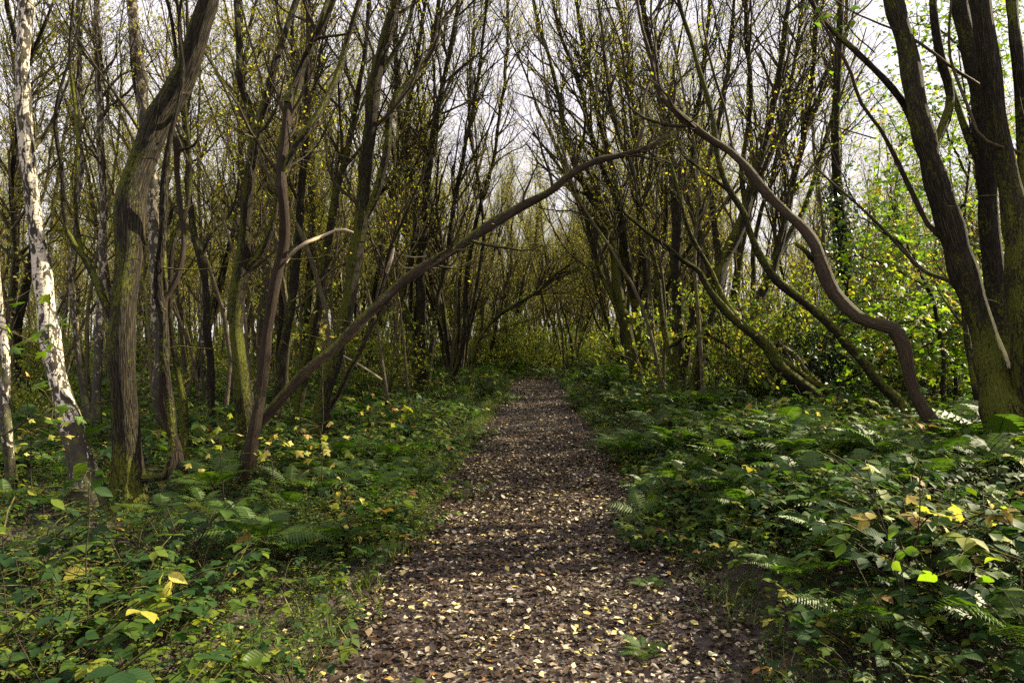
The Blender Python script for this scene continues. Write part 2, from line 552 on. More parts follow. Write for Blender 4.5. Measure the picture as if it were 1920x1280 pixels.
def path_material():
    b = NB("trodden_leaf_mould")
    geo = b.n("ShaderNodeNewGeometry")
    pos = geo.outputs["Position"]
    n2 = b.noise(pos, 11.0, 6, 0.7)
    vo = b.n("ShaderNodeTexVoronoi")
    b.l(b.scale(pos, (1.0, 1.25, 1)), vo.inputs["Vector"])
    vo.inputs["Scale"].default_value = 30.0
    col = b.mix(b.ramp(n2, [(0.3, 0.0), (0.72, 1.0)]), (0.016, 0.011, 0.009, 1), (0.050, 0.034, 0.027, 1))
    sp = b.n("ShaderNodeSeparateColor")
    b.l(vo.outputs["Color"], sp.inputs[0])
    col = b.mix(b.math('MULTIPLY', sp.outputs[0], 0.45), col, (0.085, 0.056, 0.045, 1))
    col = b.mix(b.math('MULTIPLY', b.ramp(sp.outputs[1], [(0.86, 0.0), (0.90, 1.0)]), 0.6), col, (0.40, 0.32, 0.24, 1))
    p = b.n("ShaderNodeBsdfPrincipled")
    b.l(col, p.inputs["Base Color"])
    p.inputs["Roughness"].default_value = 0.62
    bp = b.n("ShaderNodeBump")
    bp.inputs["Strength"].default_value = 1.0
    bp.inputs["Distance"].default_value = 0.02
    b.l(b.math('ADD', n2, b.math('MULTIPLY', vo.outputs["Distance"], 0.9)), bp.inputs["Height"])
    b.l(bp.outputs["Normal"], p.inputs["Normal"])
    b.l(p.outputs[0], b.out.inputs[0])
    return b.mat


M['soil'] = ground_material()
M['path'] = path_material()


# ------------------------------------------------------------------ ground and path
def grid_sheet(name, xs, ys, zf, mat):
    X, Y = np.meshgrid(xs, ys)
    Z = zf(X, Y)
    V = np.stack([X, Y, Z], -1).reshape(-1, 3)
    nx, ny = len(xs), len(ys)
    i = np.arange(ny - 1)[:, None] * nx + np.arange(nx - 1)[None, :]
    F = np.stack([i, i + 1, i + 1 + nx, i + nx], -1).reshape(-1, 4)
    a = Acc()
    a.add(V, F)
    o = a.build(name, mat)
    o["kind"] = "structure"
    return o


xs = np.concatenate([[-1500, -600, -250, -120, -70, -45], np.arange(-30, 30.01, 0.33), [45, 70, 120, 250, 600, 1500]])
ys = np.concatenate([[-1500, -500, -150, -50, -20], np.arange(-6, 45.01, 0.33), [50, 60, 75, 100, 150, 300, 700, 1500]])
grid_sheet("ground", xs, ys, ground_z, M['soil'])

ty = np.arange(-3, 33.01, 0.12)
tx = np.linspace(-1.0, 1.0, 25)
TX, TY = np.meshgrid(tx, ty)
wig = 1.0 + 0.10 * np.sin(TY * 1.7) + 0.07 * np.sin(TY * 4.1 + 1)
PXs = path_c(TY) + TX * 1.02 * wig
PZ = ground_z(PXs, TY) + 0.012 * (1 - np.abs(TX) ** 6) - 0.02 * (np.abs(TX) > 0.97) + 0.006 * np.sin(PXs * 17 + TY * 9) * np.sin(TY * 13)
i_ = np.arange(len(ty) - 1)[:, None] * len(tx) + np.arange(len(tx) - 1)[None, :]
a = Acc()
a.add(np.stack([PXs, TY, PZ], -1).reshape(-1, 3), np.stack([i_, i_ + 1, i_ + 1 + len(tx), i_ + len(tx)], -1).reshape(-1, 4))
a.build("path", M['path'])["kind"] = "structure"


# ------------------------------------------------------------------ leaf shapes
def tmpl(v, f):
    return (np.array(v, float), np.array(f, int))


L_SMALL = tmpl([(0, 0, 0), (0.5, 0.28, 0.05), (1, 0, -0.05), (0.5, -0.28, 0.05)], [(0, 1, 2), (0, 2, 3)])
L_OVATE = tmpl([(0, 0, 0), (0.22, 0.27, 0.05), (0.5, 0.36, 0.06), (0.78, 0.20, 0.0), (1, 0, -0.14), (0.78, -0.20, 0.0), (0.5, -0.36, 0.06), (0.22, -0.27, 0.05), (0.5, 0, 0.0)],
               [(0, 8, 1), (1, 8, 2), (2, 8, 3), (3, 8, 4), (4, 8, 5), (5, 8, 6), (6, 8, 7), (7, 8, 0)])


def maple_tmpl():
    out = []
    lobes = [(-128, .45), (-62, .80), (0, 1.0), (62, .80), (128, .45)]
    pts = [(0.0, 0.0)]
    for k, (a_, r_) in enumerate(lobes):
        for da, rr in ((-20, .70), (-9, .80), (0, 1.0), (9, .80), (20, .70)):
            an = R(a_ + da * (1.0 if k in (1, 2, 3) else 0.9))
            pts.append((0.32 + math.cos(an) * r_ * rr * 0.62, math.sin(an) * r_ * rr * 0.62))
        if k < 4:
            an = R(a_ + 32)
            pts.append((0.32 + math.cos(an) * 0.24, math.sin(an) * 0.24))
    v = [(0.32, 0, 0.03)] + [(x, y, -0.22 * (abs(y) ** 1.5) - 0.06 * max(x - .5, 0)) for x, y in pts]
    n = len(pts)
    f = [(0, 1 + i, 1 + (i + 1) % n) for i in range(n)]
    return tmpl(v, f)


L_MAPLE = maple_tmpl()


def rand_dirs(n, up=0.0):
    d = RNG.normal(size=(n, 3))
    d[:, 2] += up
    return d / np.linalg.norm(d, axis=1, keepdims=True)


# ------------------------------------------------------------------ branching
def resample(P, w, n, bow=0.0):
    """smooth a traced line (Catmull-Rom) to n points"""
    P = np.asarray(P, float)
    w = np.asarray(w, float)
    k = len(P)
    if k == 2:
        t = np.linspace(0, 1, n)[:, None]
        return P[0] * (1 - t) + P[1] * t, w[0] * (1 - t[:, 0]) + w[1] * t[:, 0]
    Q = np.vstack([2 * P[0] - P[1], P, 2 * P[-1] - P[-2]])
    seg = np.linalg.norm(np.diff(P, axis=0), axis=1)
    cum = np.concatenate([[0], np.cumsum(seg)])
    s = np.linspace(0, cum[-1], n)
    idx = np.clip(np.searchsorted(cum, s, side='right') - 1, 0, k - 2)
    t = ((s - cum[idx]) / np.maximum(seg[idx], 1e-9))[:, None]
    p0, p1, p2, p3 = Q[idx], Q[idx + 1], Q[idx + 2], Q[idx + 3]
    out = 0.5 * ((2 * p1) + (-p0 + p2) * t + (2 * p0 - 5 * p1 + 4 * p2 - p3) * t ** 2 + (-p0 + 3 * p1 - 3 * p2 + p3) * t ** 3)
    return out, np.interp(s, cum, w)


def grow(start, dirn, length, r0, S, wig=0.25, up=0.15, r1=0.35):
    """N child centre lines by a damped random walk"""
    N = len(start)
    P = np.zeros((N, S, 3))
    P[:, 0] = start
    d = dirn.copy()
    st = (length / (S - 1))[:, None]
    for s in range(1, S):
        d = d + RNG.normal(size=(N, 3)) * wig
        d[:, 2] += up
        d /= np.linalg.norm(d, axis=1, keepdims=True)
        P[:, s] = P[:, s - 1] + d * st
    t = np.linspace(0, 1, S)[None]
    return P, r0[:, None] * (1 - t + t * r1)


def children_of(P, rad, n_per, t0, t1, ang, azi_bias=None):
    """start points, directions and parent radius for n_per children on every parent"""
    N, S, _ = P.shape
    par = np.repeat(np.arange(N), n_per)
    K = len(par)
    t = RNG.uniform(t0, t1, K) * (S - 1)
    i = np.clip(t.astype(int), 0, S - 2)
    f = (t - i)[:, None]
    start = P[par, i] * (1 - f) + P[par, i + 1] * f
    T = P[par, i + 1] - P[par, i]
    T /= np.maximum(np.linalg.norm(T, axis=1, keepdims=True), 1e-9)
    r = rad[par, i] * (1 - f[:, 0]) + rad[par, i + 1] * f[:, 0]
    side = RNG.normal(size=(K, 3))
    if azi_bias is not None:
        side = side + azi_bias
    side -= (side * T).sum(1, keepdims=True) * T
    side /= np.maximum(np.linalg.norm(side, axis=1, keepdims=True), 1e-9)
    an = ang * RNG.uniform(0.6, 1.4, K)[:, None]
    return start, T * np.cos(an) + side * np.sin(an), r, t / (S - 1)


def crown(acc, P, rad, n1, l1, n2, l2, n3, l3, leaf, lsize, ang1=R(32), t0=0.25, up1=0.16, wig=0.16, limb=None, tmin=0.004):
    """acc gets twigs (mat 0) and leaves (mat 1); limb gets the thick branches"""
    s, d, r, t = children_of(P, rad, n1, t0, 0.98, ang1)
    ln = l1 * RNG.uniform(0.5, 1.2, len(s)) * (1.15 - 0.6 * t)
    rr = np.clip(np.minimum(r * 0.55, 0.016 + ln * 0.008), tmin * 1.6, 1)
    P1, R1 = grow(s, d, ln, rr, 8, wig, up1)
    (limb or acc).tubes(P1, R1, 5, 0, moss=0.05, cap=False)
    P2 = None
    if n2:
        s, d, r, t = children_of(P1, R1, n2, 0.15, 1.0, R(36))
        ln = l2 * RNG.uniform(0.4, 1.3, len(s))
        P2, R2 = grow(s, d, ln, np.clip(r * 0.55, tmin, 0.02), 5, wig * 1.2, up1 * 0.8)
        acc.tubes(P2, R2, 3, 0, cap=False)
        if n3:
            s, d, r, t = children_of(P2, R2, n3, 0.2, 1.0, R(42))
            P3, R3 = grow(s, d, l3 * RNG.uniform(0.4, 1.3, len(s)), np.clip(r * 0.6, tmin * 0.55, 0.01), 3, wig * 1.3, up1 * 0.5)
            acc.tubes(P3, R3, 3, 0, cap=False)
        else:
            P3 = P2
    else:
        P3 = P1
    if leaf > 0:
        n = int(len(P3) * leaf)
        k = RNG.integers(0, len(P3), n)
        j = RNG.integers(1, P3.shape[1], n)
        pos = P3[k, j] + RNG.normal(size=(n, 3)) * 0.02
        # leaves hang in clumps: drop some whole branchlets
        X = rand_dirs(n, -0.3)
        acc.leaves(L_SMALL, pos, X, rand_dirs(n, 0.5), lsize * RNG.uniform(0.6, 1.3, n), 1)
    return P1


# ------------------------------------------------------------------ traced trees
TWIGLEAF = [M['littwig'], M['canopy']]


def stem_line(pts, d0, d1, ground=True, ext=True, jit=0.0):
    """pts [(px,py,w)] of the 1920 photograph, depth d0 at the foot to d1 at the tip"""
    n = len(pts)
    cum = np.concatenate([[0], np.cumsum([math.hypot(pts[i + 1][0] - pts[i][0], pts[i + 1][1] - pts[i][1]) for i in range(n - 1)])])
    P, w = [], []
    for i, (x, y, wd) in enumerate(pts):
        t = cum[i] / cum[-1]
        d = d0 + (d1 - d0) * t + 0.10 * math.sin(t * 9 + pts[0][0])
        P.append(PX(x, y, d))
        w.append(wd / FPX * d * 0.5 * 0.73)
    if ground:
        P0 = P[0].copy()
        g = gz(P0[0], P0[1]) - 0.12
        if P0[2] > g:
            dirn = (P[0] - P[1])
            k = (P0[2] - g) / max(-dirn[2], 0.35)
            k = min(k, 3.0)
            Q = P0 + dirn * k * 0.6
            Q[2] = g
            P.insert(0, Q)
            w.insert(0, w[0] * 1.18)
    if ext and pts[-1][1] < 15:
        dirn = P[-1] - P[-2]
        dirn /= np.linalg.norm(dirn)
        q, r = P[-1], w[-1]
        for k in range(4):
            dirn = dirn + np.array([random.uniform(-.18, .18), random.uniform(-.18, .18), 0.12])
            dirn /= np.linalg.norm(dirn)
            q = q + dirn * 1.0
            r *= 0.72
            P.append(q)
            w.append(r)
    return P, w


def traced_tree(name, label, cat, stems, mat='willow', twig=(9, 1.8, 6, 0.8, 3, 0.3), leaf=0.8, lsize=0.05, t0=0.35, group=None,
                ang1=R(34), leafmat='canopy', lump=0.055):
    """stems: dicts or tuples (part name, pts, d0, d1, material key or None, ground?)"""
    first = stems[0]
    Pb = PX(first[1][0][0], first[1][0][1], first[2])
    base = np.array([Pb[0], Pb[1], gz(Pb[0], Pb[1])])
    root = empty(name, tuple(base))
    tag(root, label, cat, group)
    cr_ = Acc()
    lines = []
    for k, st in enumerate(stems):
        pname, pts, d0, d1 = st[:4]
        mk = st[4] if len(st) > 4 and st[4] else mat
        gr = st[5] if len(st) > 5 else (k == 0)
        P, w = stem_line(pts, d0, d1, gr)
        if mk == 'oak':
            w = [q_ * 1.08 for q_ in w]
        P = np.array(P)
        if not gr and k > 0:
            Qa = np.concatenate(lines)
            pxx = 960 + Qa[:, 0] / Qa[:, 1] * FPX
            pyy = 640 - (Qa[:, 2] - CAM_H) / Qa[:, 1] * FPX
            dd = np.hypot(pxx - pts[0][0], pyy - pts[0][1])
            if dd.min() < 34:
                shift = Qa[dd.argmin()] - P[0]
                t_ = np.linspace(0, 1, len(P))[:, None]
                P = P + shift * np.array([0, 1, 0]) * (1 - t_)
                P = np.vstack([Qa[dd.argmin()], P[1:]]) if dd.min() < 22 else np.vstack([Qa[dd.argmin()], P])
                if len(w) < len(P):
                    w = [w[0] * 0.9] + list(w)
        P = P - base
        L = np.linalg.norm(np.diff(P, axis=0), axis=1).sum()
        wmax = max(w)
        n = int(min(max(L / 0.09, 14), 90)) if wmax > 0.05 else int(min(max(L / 0.16, 10), 60))
        Q, rr = resample(P, w, n)
        lines.append(Q + base)
        # natural small kinks
        nk = max(4, int(L / 0.45))
        kn = RNG.normal(size=(nk, 3)) * 0.42
        kn[0] = 0
        k1 = np.stack([np.interp(np.linspace(0, nk - 1, n), np.arange(nk), kn[:, c]) for c in range(3)], 1)
        Q = Q + k1 * np.minimum(rr, 0.055 if mk in ('dead', 'brown') else 0.032)[:, None]
        if wmax > 0.018:
            kb = np.interp(np.linspace(0, nk * 2 - 1, n), np.arange(nk * 2), RNG.uniform(0.84, 1.14, nk * 2))
            rr = rr * kb
            ns = int(L * (3.0 if pname != 'branch' else 1.5))
            s_, d_, r_, t_ = children_of(Q[None], rr[None], ns, 0.12, 0.95, R(62))
            ls = np.abs(RNG.normal(size=ns)) * 0.32 + 0.06
            PT, RT = grow(s_, d_, ls, 0.0022 + ls * 0.006, 6, 0.22, 0.08)
            cr_.tubes(PT, RT, 4, 0, cap=False)
        if pname == 'trunk' and gr:
            rr = rr * (1 + 0.75 * np.exp(-np.linspace(0, L, n) / 0.20))
        sides = 22 if wmax > 0.11 else 14 if wmax > 0.05 else 8 if wmax > 0.02 else 6
        a_ = Acc()
        h = np.linspace(0, L, n)
        ms = 0.22 * np.exp(-h / 1.2) if mk not in ('birch', 'birchfar') else np.clip(0.95 - h / 1.9, 0, 1) ** 0.8 + 0.20 * (h > 2.7) * (mk == 'birch')
        a_.tubes(Q, rr, sides, 0, lump=lump if wmax > 0.03 else 0.05, moss=ms, seed=int(pts[0][0] * 7 + pts[0][1]) + k,
                 flute=0.035 if (wmax > 0.09 and mk in ('oak', 'mossy', 'willow')) else 0)
        a_.build(pname, M[mk], root)
        if twig and L > 1.2:
            n1, l1, n2, l2, n3, l3 = twig
            n1 = max(3, int(n1 * 1.5 * min(L / 5.0, 2.0)))
            crown(cr_, Q[None], rr[None], n1, l1, n2, l2, n3, l3, leaf * 1.6, lsize * 0.85, ang1=ang1, t0=t0, up1=0.12)
    if cr_.n:
        cr_.build("crown", [M['twig'], M[leafmat]], root, "stuff")
    return root


W = traced_tree
# ---- left of the path
W('birch_tree', 'white birch with black patches and dark mossy foot, left of the thickest trunk', 'tree',
  [('trunk', [(186, 985, 78), (158, 880, 66), (132, 800, 56), (112, 720, 50), (95, 640, 46), (80, 540, 44), (66, 420, 40), (56, 300, 36), (50, 180, 33), (46, 60, 33), (46, -30, 32)], 5.9, 6.6, 'birch'),
   ('branch', [(55, 290, 12), (90, 240, 8), (120, 170, 6), (150, 90, 5)], 6.4, 6.8, 'twig', False),
   ('branch', [(60, 380, 9), (30, 420, 7), (-10, 470, 5)], 6.4, 6.0, 'twig', False)], 'birch', twig=(5, 1.4, 5, 0.6, 3, 0.3), t0=0.65, lump=0.03)
W('birch_tree', 'pale birch trunk cut off by the left edge of the view', 'tree',
  [('trunk', [(22, 900, 26), (14, 800, 24), (8, 700, 22), (-2, 600, 18), (-14, 480, 16), (-26, 300, 14)], 6.6, 7.2, 'birch')], 'birch', twig=None, lump=0.03)
W('willow_tree', 'thickest ridged trunk left of the path, mossy, bending right as it rises', 'tree',
  [('trunk', [(240, 985, 76), (234, 900, 70), (232, 800, 66), (232, 700, 62), (232, 600, 60), (236, 500, 60), (248, 400, 62), (262, 320, 62), (292, 240, 58), (322, 180, 56), (350, 110, 54), (378, 40, 50), (398, -30, 48)], 5.8, 6.6, 'oak'),
   ('stem', [(256, 900, 26), (258, 700, 26), (262, 600, 26), (252, 540, 26), (256, 470, 24), (268, 400, 22), (276, 320, 20), (290, 250, 16), (308, 180, 12), (322, 110, 9), (318, 40, 7), (330, -30, 6)], 5.55, 6.2, 'willow', False),
   ('stem', [(290, 260, 16), (306, 170, 11), (304, 90, 9), (296, 0, 8)], 6.0, 6.3, 'willow', False),
   ('limb', [(205, 640, 22), (178, 590, 20), (152, 525, 18), (125, 470, 16), (106, 440, 14), (98, 380, 12), (94, 300, 10), (86, 235, 9), (94, 170, 8), (115, 110, 7), (135, 50, 6), (150, -20, 5)], 5.8, 6.4, 'willow', False),
   ('limb', [(140, 490, 12), (134, 400, 11), (138, 320, 11), (140, 260, 10), (132, 170, 9), (126, 100, 7), (130, 20, 6), (136, -20, 5)], 6.0, 6.4, 'mossy', False),
   ('limb', [(250, 268, 14), (228, 215, 9), (198, 165, 7), (170, 120, 5), (140, 60, 4)], 6.2, 6.6, 'twig', False)],
  'oak', twig=(3, 1.5, 5, 0.7, 2, 0.3), t0=0.6, lump=0.06)
W('dead_tree', 'reddish brown dead stem with an elbow bend and knobby broken top', 'tree',
  [('trunk', [(358, 950, 24), (342, 880, 24), (326, 800, 24), (316, 730, 23), (312, 650, 22), (309, 590, 20), (312, 555, 20), (330, 530, 18), (342, 490, 16), (345, 440, 15), (338, 380, 14), (333, 320, 14), (333, 270, 18), (326, 250, 12)], 6.6, 6.9, 'brown'),
   ('branch', [(310, 560, 12), (316, 500, 11), (318, 440, 10), (322, 380, 10)], 6.7, 6.9, 'mossy', False),
   ('branch', [(334, 285, 10), (355, 270, 8), (372, 255, 6), (400, 215, 4)], 6.8, 7.1, 'brown', False)], 'brown', twig=None)
W('willow_tree', 'slender mossy stem behind the reddish elbowed dead stem', 'tree',
  [('trunk', [(352, 930, 20), (348, 850, 20), (342, 760, 20), (330, 700, 16), (322, 640, 14), (320, 560, 14), (322, 460, 12), (350, 380, 12), (352, 280, 11), (345, 180, 9), (352, 80, 8), (350, -20, 7)], 7.0, 7.6, 'mossy')], 'mossy', twig=(6, 1.4, 5, 0.6, 3, 0.3))
W('birch_tree', 'dark flaky birch standing just right behind the thickest ridged trunk', 'tree',
  [('trunk', [(310, 860, 34), (304, 760, 32), (298, 640, 31), (294, 520, 30), (288, 400, 28), (276, 280, 28), (264, 160, 27), (254, 60, 26), (244, -30, 24)], 9.0, 9.6, 'birchfar')], 'birchfar', twig=(6, 1.5, 5, 0.7, 3, 0.3), lump=0.03)
W('birch_tree', 'straight dark birch rising between the white birch and the thickest trunk', 'tree',
  [('trunk', [(180, 830, 26), (184, 700, 22), (190, 560, 20), (192, 420, 19), (190, 280, 17), (186, 140, 16), (182, 0, 14), (180, -30, 13)], 10.0, 10.8, 'birchfar')], 'birchfar', twig=(9, 1.5, 5, 0.7, 3, 0.3), lump=0.03)
W('birch_tree', 'thin grey birch with a kinked waist close beside the straight dark birch', 'tree',
  [('trunk', [(170, 800, 20), (150, 690, 15), (142, 590, 14), (134, 540, 12), (136, 440, 10), (152, 330, 12), (148, 240, 11), (150, 120, 10), (146, 0, 9)], 10.5, 10.8, 'birchfar')], 'birchfar', twig=(8, 1.4, 5, 0.7, 3, 0.3), lump=0.03)
W('willow_tree', 'dark slim trunk with crooked side branch between dead stem and mossy fork', 'tree',
  [('trunk', [(398, 780, 20), (394, 700, 19), (388, 600, 18), (382, 520, 18), (372, 460, 20), (358, 400, 16), (352, 330, 14), (348, 240, 12), (340, 140, 10), (334, 30, 8), (330, -20, 8)], 10.5, 11, 'willow'),
   ('limb', [(380, 480, 10), (400, 440, 8), (430, 410, 7), (445, 370, 5), (452, 300, 4)], 10.7, 11, 'willow', False)], 'willow', twig=(8, 1.6, 6, 0.7, 3, 0.3))
W('willow_tree', 'green mossy trunk forking into a high Y left of the reddish leaning trunk', 'tree',
  [('trunk', [(462, 830, 46), (456, 760, 42), (450, 690, 38), (442, 620, 38), (450, 540, 36), (458, 460, 34), (464, 380, 30), (474, 300, 28), (482, 232, 30)], 8.2, 8.6, 'mossy'),
   ('limb', [(484, 240, 24), (464, 190, 18), (450, 140, 16), (448, 70, 15), (444, 0, 14), (442, -30, 13)], 8.6, 8.7, 'willow', False),
   ('limb', [(484, 238, 24), (506, 190, 20), (520, 130, 18), (536, 70, 17), (558, 0, 16), (572, -30, 16)], 8.6, 8.9, 'willow', False),
   ('limb', [(460, 520, 22), (484, 470, 18), (502, 430, 17), (516, 380, 16), (520, 320, 15), (530, 250, 20), (548, 200, 20), (560, 140, 18), (585, 80, 17), (616, 20, 17), (635, -30, 16)], 8.3, 8.8, 'mossy', False),
   ('limb', [(578, 75, 8), (600, 66, 8), (640, 64, 7), (672, 60, 5)], 8.7, 8.6, 'mossy', False)],
  'mossy', twig=(5, 1.7, 6, 0.8, 3, 0.3), t0=0.4)
W('willow_tree', 'reddish brown bare trunk rising from the foot of the long leaning trunk', 'tree',
  [('trunk', [(456, 930, 46), (470, 860, 38), (482, 790, 32), (492, 710, 30), (500, 620, 28), (514, 530, 27), (528, 450, 26), (535, 380, 25), (530, 310, 24), (534, 250, 22), (540, 180, 22)], 7.0, 7.4, 'brown'),
   ('limb', [(530, 330, 16), (556, 290, 18), (590, 240, 18), (622, 190, 16), (640, 140, 16), (655, 80, 14), (672, 20, 13), (684, -30, 12)], 7.3, 7.8, 'mossy', False),
   ('limb', [(540, 190, 16), (562, 130, 12), (590, 60, 11), (618, -20, 11)], 7.4, 7.6, 'willow', False)], 'brown', twig=(4, 1.4, 5, 0.7, 3, 0.3), t0=0.5)
W('fallen_tree', 'long leaning trunk arching right across the path, moss along its top', 'tree',
  [('trunk', [(474, 830, 26), (498, 780, 26), (530, 742, 26), (566, 705, 26), (610, 660, 26), (660, 612, 27), (710, 566, 27), (760, 524, 27), (815, 492, 26), (860, 462, 25), (905, 428, 24), (945, 402, 24), (985, 380, 22), (1030, 358, 21), (1065, 328, 20), (1110, 302, 19), (1160, 292, 16), (1200, 280, 12), (1236, 262, 8), (1262, 240, 5)], 7.1, 9.6, 'brown'),
   ('branch', [(1190, 284, 12), (1206, 240, 11), (1206, 190, 9), (1225, 130, 7), (1228, 80, 5)], 9.3, 9.6, 'dead', False)],
  'brown', twig=(6, 1.1, 5, 0.5, 2, 0.2), t0=0.35, leaf=0.15, lump=0.07, ang1=R(50))
W('dead_branch', 'short pale stripped branch sticking out from the reddish bare trunk', 'branch',
  [('branch', [(536, 490, 9), (552, 472, 10), (580, 456, 10), (610, 442, 9), (638, 431, 9), (662, 436, 5)], 7.3, 7.6, 'pale', False)], 'pale', twig=None)
W('dead_branch', 'pale thin broken bough hooked between two mossy trunks above the leaning trunk', 'branch',
  [('branch', [(545, 566, 5), (590, 536, 5), (625, 505, 6), (655, 488, 6), (690, 465, 4), (720, 446, 4), (750, 425, 2)], 9.9, 10.4, 'dead', False),
   ('twig', [(690, 442, 3), (716, 458, 4), (745, 475, 3), (775, 482, 3), (800, 480, 2)], 10.2, 10.4, 'pale', False),
   ('twig', [(740, 478, 3), (752, 498, 3), (790, 500, 3), (840, 504, 2)], 10.2, 10.4, 'pale', False)], 'pale', twig=None)
W('dead_tree', 'splintered dark sapling with a torn pale middle right of the mossy trunks', 'tree',
  [('trunk', [(606, 790, 16), (632, 742, 14), (655, 690, 14), (682, 640, 13), (700, 590, 12), (716, 540, 12), (726, 505, 12), (736, 460, 9), (760, 400, 7), (788, 340, 6), (812, 280, 4)], 9.5, 10, 'willow'),
   ('branch', [(722, 515, 8), (728, 490, 10), (738, 466, 6)], 9.6, 9.7, 'pale', False)], 'willow', twig=(6, 1.2, 5, 0.6, 0, 0.3))
W('willow_tree', 'mossy trunk rising just behind the start of the long leaning trunk', 'tree',
  [('trunk', [(600, 830, 42), (606, 760, 38), (622, 690, 36), (640, 620, 35), (654, 550, 34), (662, 480, 34), (674, 410, 33), (684, 340, 34), (692, 260, 34), (698, 190, 34), (706, 130, 32), (724, 70, 30), (744, 0, 26), (756, -30, 24)], 9.2, 9.8, 'mossy'),
   ('limb', [(686, 430, 22), (700, 380, 22), (716, 330, 20), (728, 270, 18), (734, 210, 17), (770, 150, 18), (800, 110, 17), (814, 60, 14), (824, 0, 12), (830, -30, 12)], 9.5, 10.2, 'mossy', False),
   ('limb', [(704, 160, 14), (730, 120, 12), (762, 60, 11), (778, 0, 10)], 9.6, 10, 'willow', False)], 'mossy', twig=(6, 2.0, 7, 0.9, 3, 0.3), t0=0.3)
W('willow_tree', 'upright pair of dark trunks between the reddish bare trunk and the mossy pair', 'tree',
  [('trunk', [(520, 740, 26), (535, 640, 22), (548, 540, 22), (560, 430, 20), (568, 320, 18), (574, 220, 16), (576, 100, 15), (580, 0, 14), (582, -30, 13)], 11, 11.8, 'willow'),
   ('stem', [(560, 760, 26), (580, 660, 24), (598, 560, 24), (612, 470, 22), (626, 380, 20), (646, 300, 17), (664, 220, 14), (680, 120, 12), (690, 20, 11), (694, -30, 10)], 11.5, 12, 'mossy', True)],
  'willow', twig=(10, 2.0, 7, 0.9, 3, 0.3), t0=0.3)
W('willow_tree', 'clump of straight trunks at the left verge where the path narrows', 'tree',
  [('trunk', [(792, 745, 30), (793, 690, 26), (790, 620, 24), (788, 540, 23), (792, 460, 22), (798, 380, 20), (802, 320, 18), (815, 240, 15), (832, 150, 13), (850, 60, 12), (862, -20, 10)], 16.0, 17, 'willow'),
   ('stem', [(780, 742, 26), (772, 660, 22), (764, 600, 20), (750, 545, 18), (742, 470, 16), (740, 380, 14), (756, 280, 12), (770, 180, 11), (790, 60, 10), (800, -20, 9)], 16.1, 17, 'mossy', True),
   ('stem', [(804, 735, 14), (810, 640, 13), (822, 560, 12), (838, 480, 12), (852, 380, 11), (872, 280, 10), (892, 180, 9), (905, 80, 8), (918, -20, 7)], 16.0, 17, 'willow', True),
   ('stem', [(770, 560, 14), (776, 440, 14), (770, 330, 12), (748, 220, 10), (742, 100, 9), (735, 0, 8)], 16.2, 17, 'willow', False)],
  'willow', twig=(14, 2.6, 8, 1.1, 4, 0.35), t0=0.22, leaf=1.2)
W('willow_tree', 'thin curved trunk leaning right at the left verge beyond the straight clump', 'tree',
  [('trunk', [(846, 722, 14), (862, 670, 13), (872, 620, 12), (872, 540, 12), (884, 460, 11), (902, 380, 10), (926, 300, 10), (936, 220, 9), (950, 120, 8), (952, 20, 7), (955, -20, 6)], 19, 20, 'willow'),
   ('stem', [(884, 690, 10), (896, 640, 10), (925, 600, 10), (965, 572, 9), (1010, 545, 8), (1042, 515, 7), (1070, 495, 5)], 20, 21, 'mossy', True),
   ('stem', [(866, 660, 11), (884, 580, 10), (900, 500, 9), (906, 420, 9), (896, 330, 8), (880, 230, 7), (885, 100, 6), (890, 0, 5)], 19, 20, 'willow', False)],
  'willow', twig=(12, 2.4, 8, 1.1, 4, 0.35), t0=0.3, leaf=1.2)
# ---- right of the path
W('willow_tree', 'broad mossy clump at the right verge with stems leaning in over the path', 'tree',
  [('trunk', [(1192, 700, 34), (1180, 640, 30), (1168, 590, 27), (1156, 530, 24), (1150, 470, 20), (1132, 420, 19), (1108, 370, 18), (1082, 320, 16), (1062, 260, 13), (1048, 190, 11), (1030, 110, 9), (1008, 40, 8), (996, -20, 7)], 16, 17, 'mossy'),
   ('stem', [(1212, 690, 30), (1204, 640, 27), (1194, 580, 24), (1180, 520, 22), (1166, 450, 19), (1158, 370, 17), (1140, 290, 15), (1118, 200, 13), (1096, 100, 11), (1080, 0, 9), (1076, -30, 8)], 16.6, 17.5, 'mossy', True),
   ('stem', [(1196, 590, 16), (1176, 500, 15), (1160, 400, 14), (1132, 330, 14), (1104, 250, 12), (1086, 160, 10), (1050, 70, 8), (1030, -20, 7)], 17, 17.8, 'willow', False),
   ('stem', [(1180, 630, 12), (1150, 560, 12), (1124, 500, 11), (1106, 440, 10), (1088, 380, 9), (1060, 330, 8), (1030, 290, 6), (1000, 250, 5)], 16, 16.5, 'mossy', False),
   ('stem', [(1206, 620, 18), (1208, 540, 17), (1200, 450, 15), (1192, 350, 14), (1190, 240, 12), (1180, 130, 10), (1160, 20, 9), (1155, -20, 8)], 17, 18, 'willow', False)],
  'mossy', twig=(13, 2.6, 8, 1.1, 4, 0.35), t0=0.22, leaf=1.2)
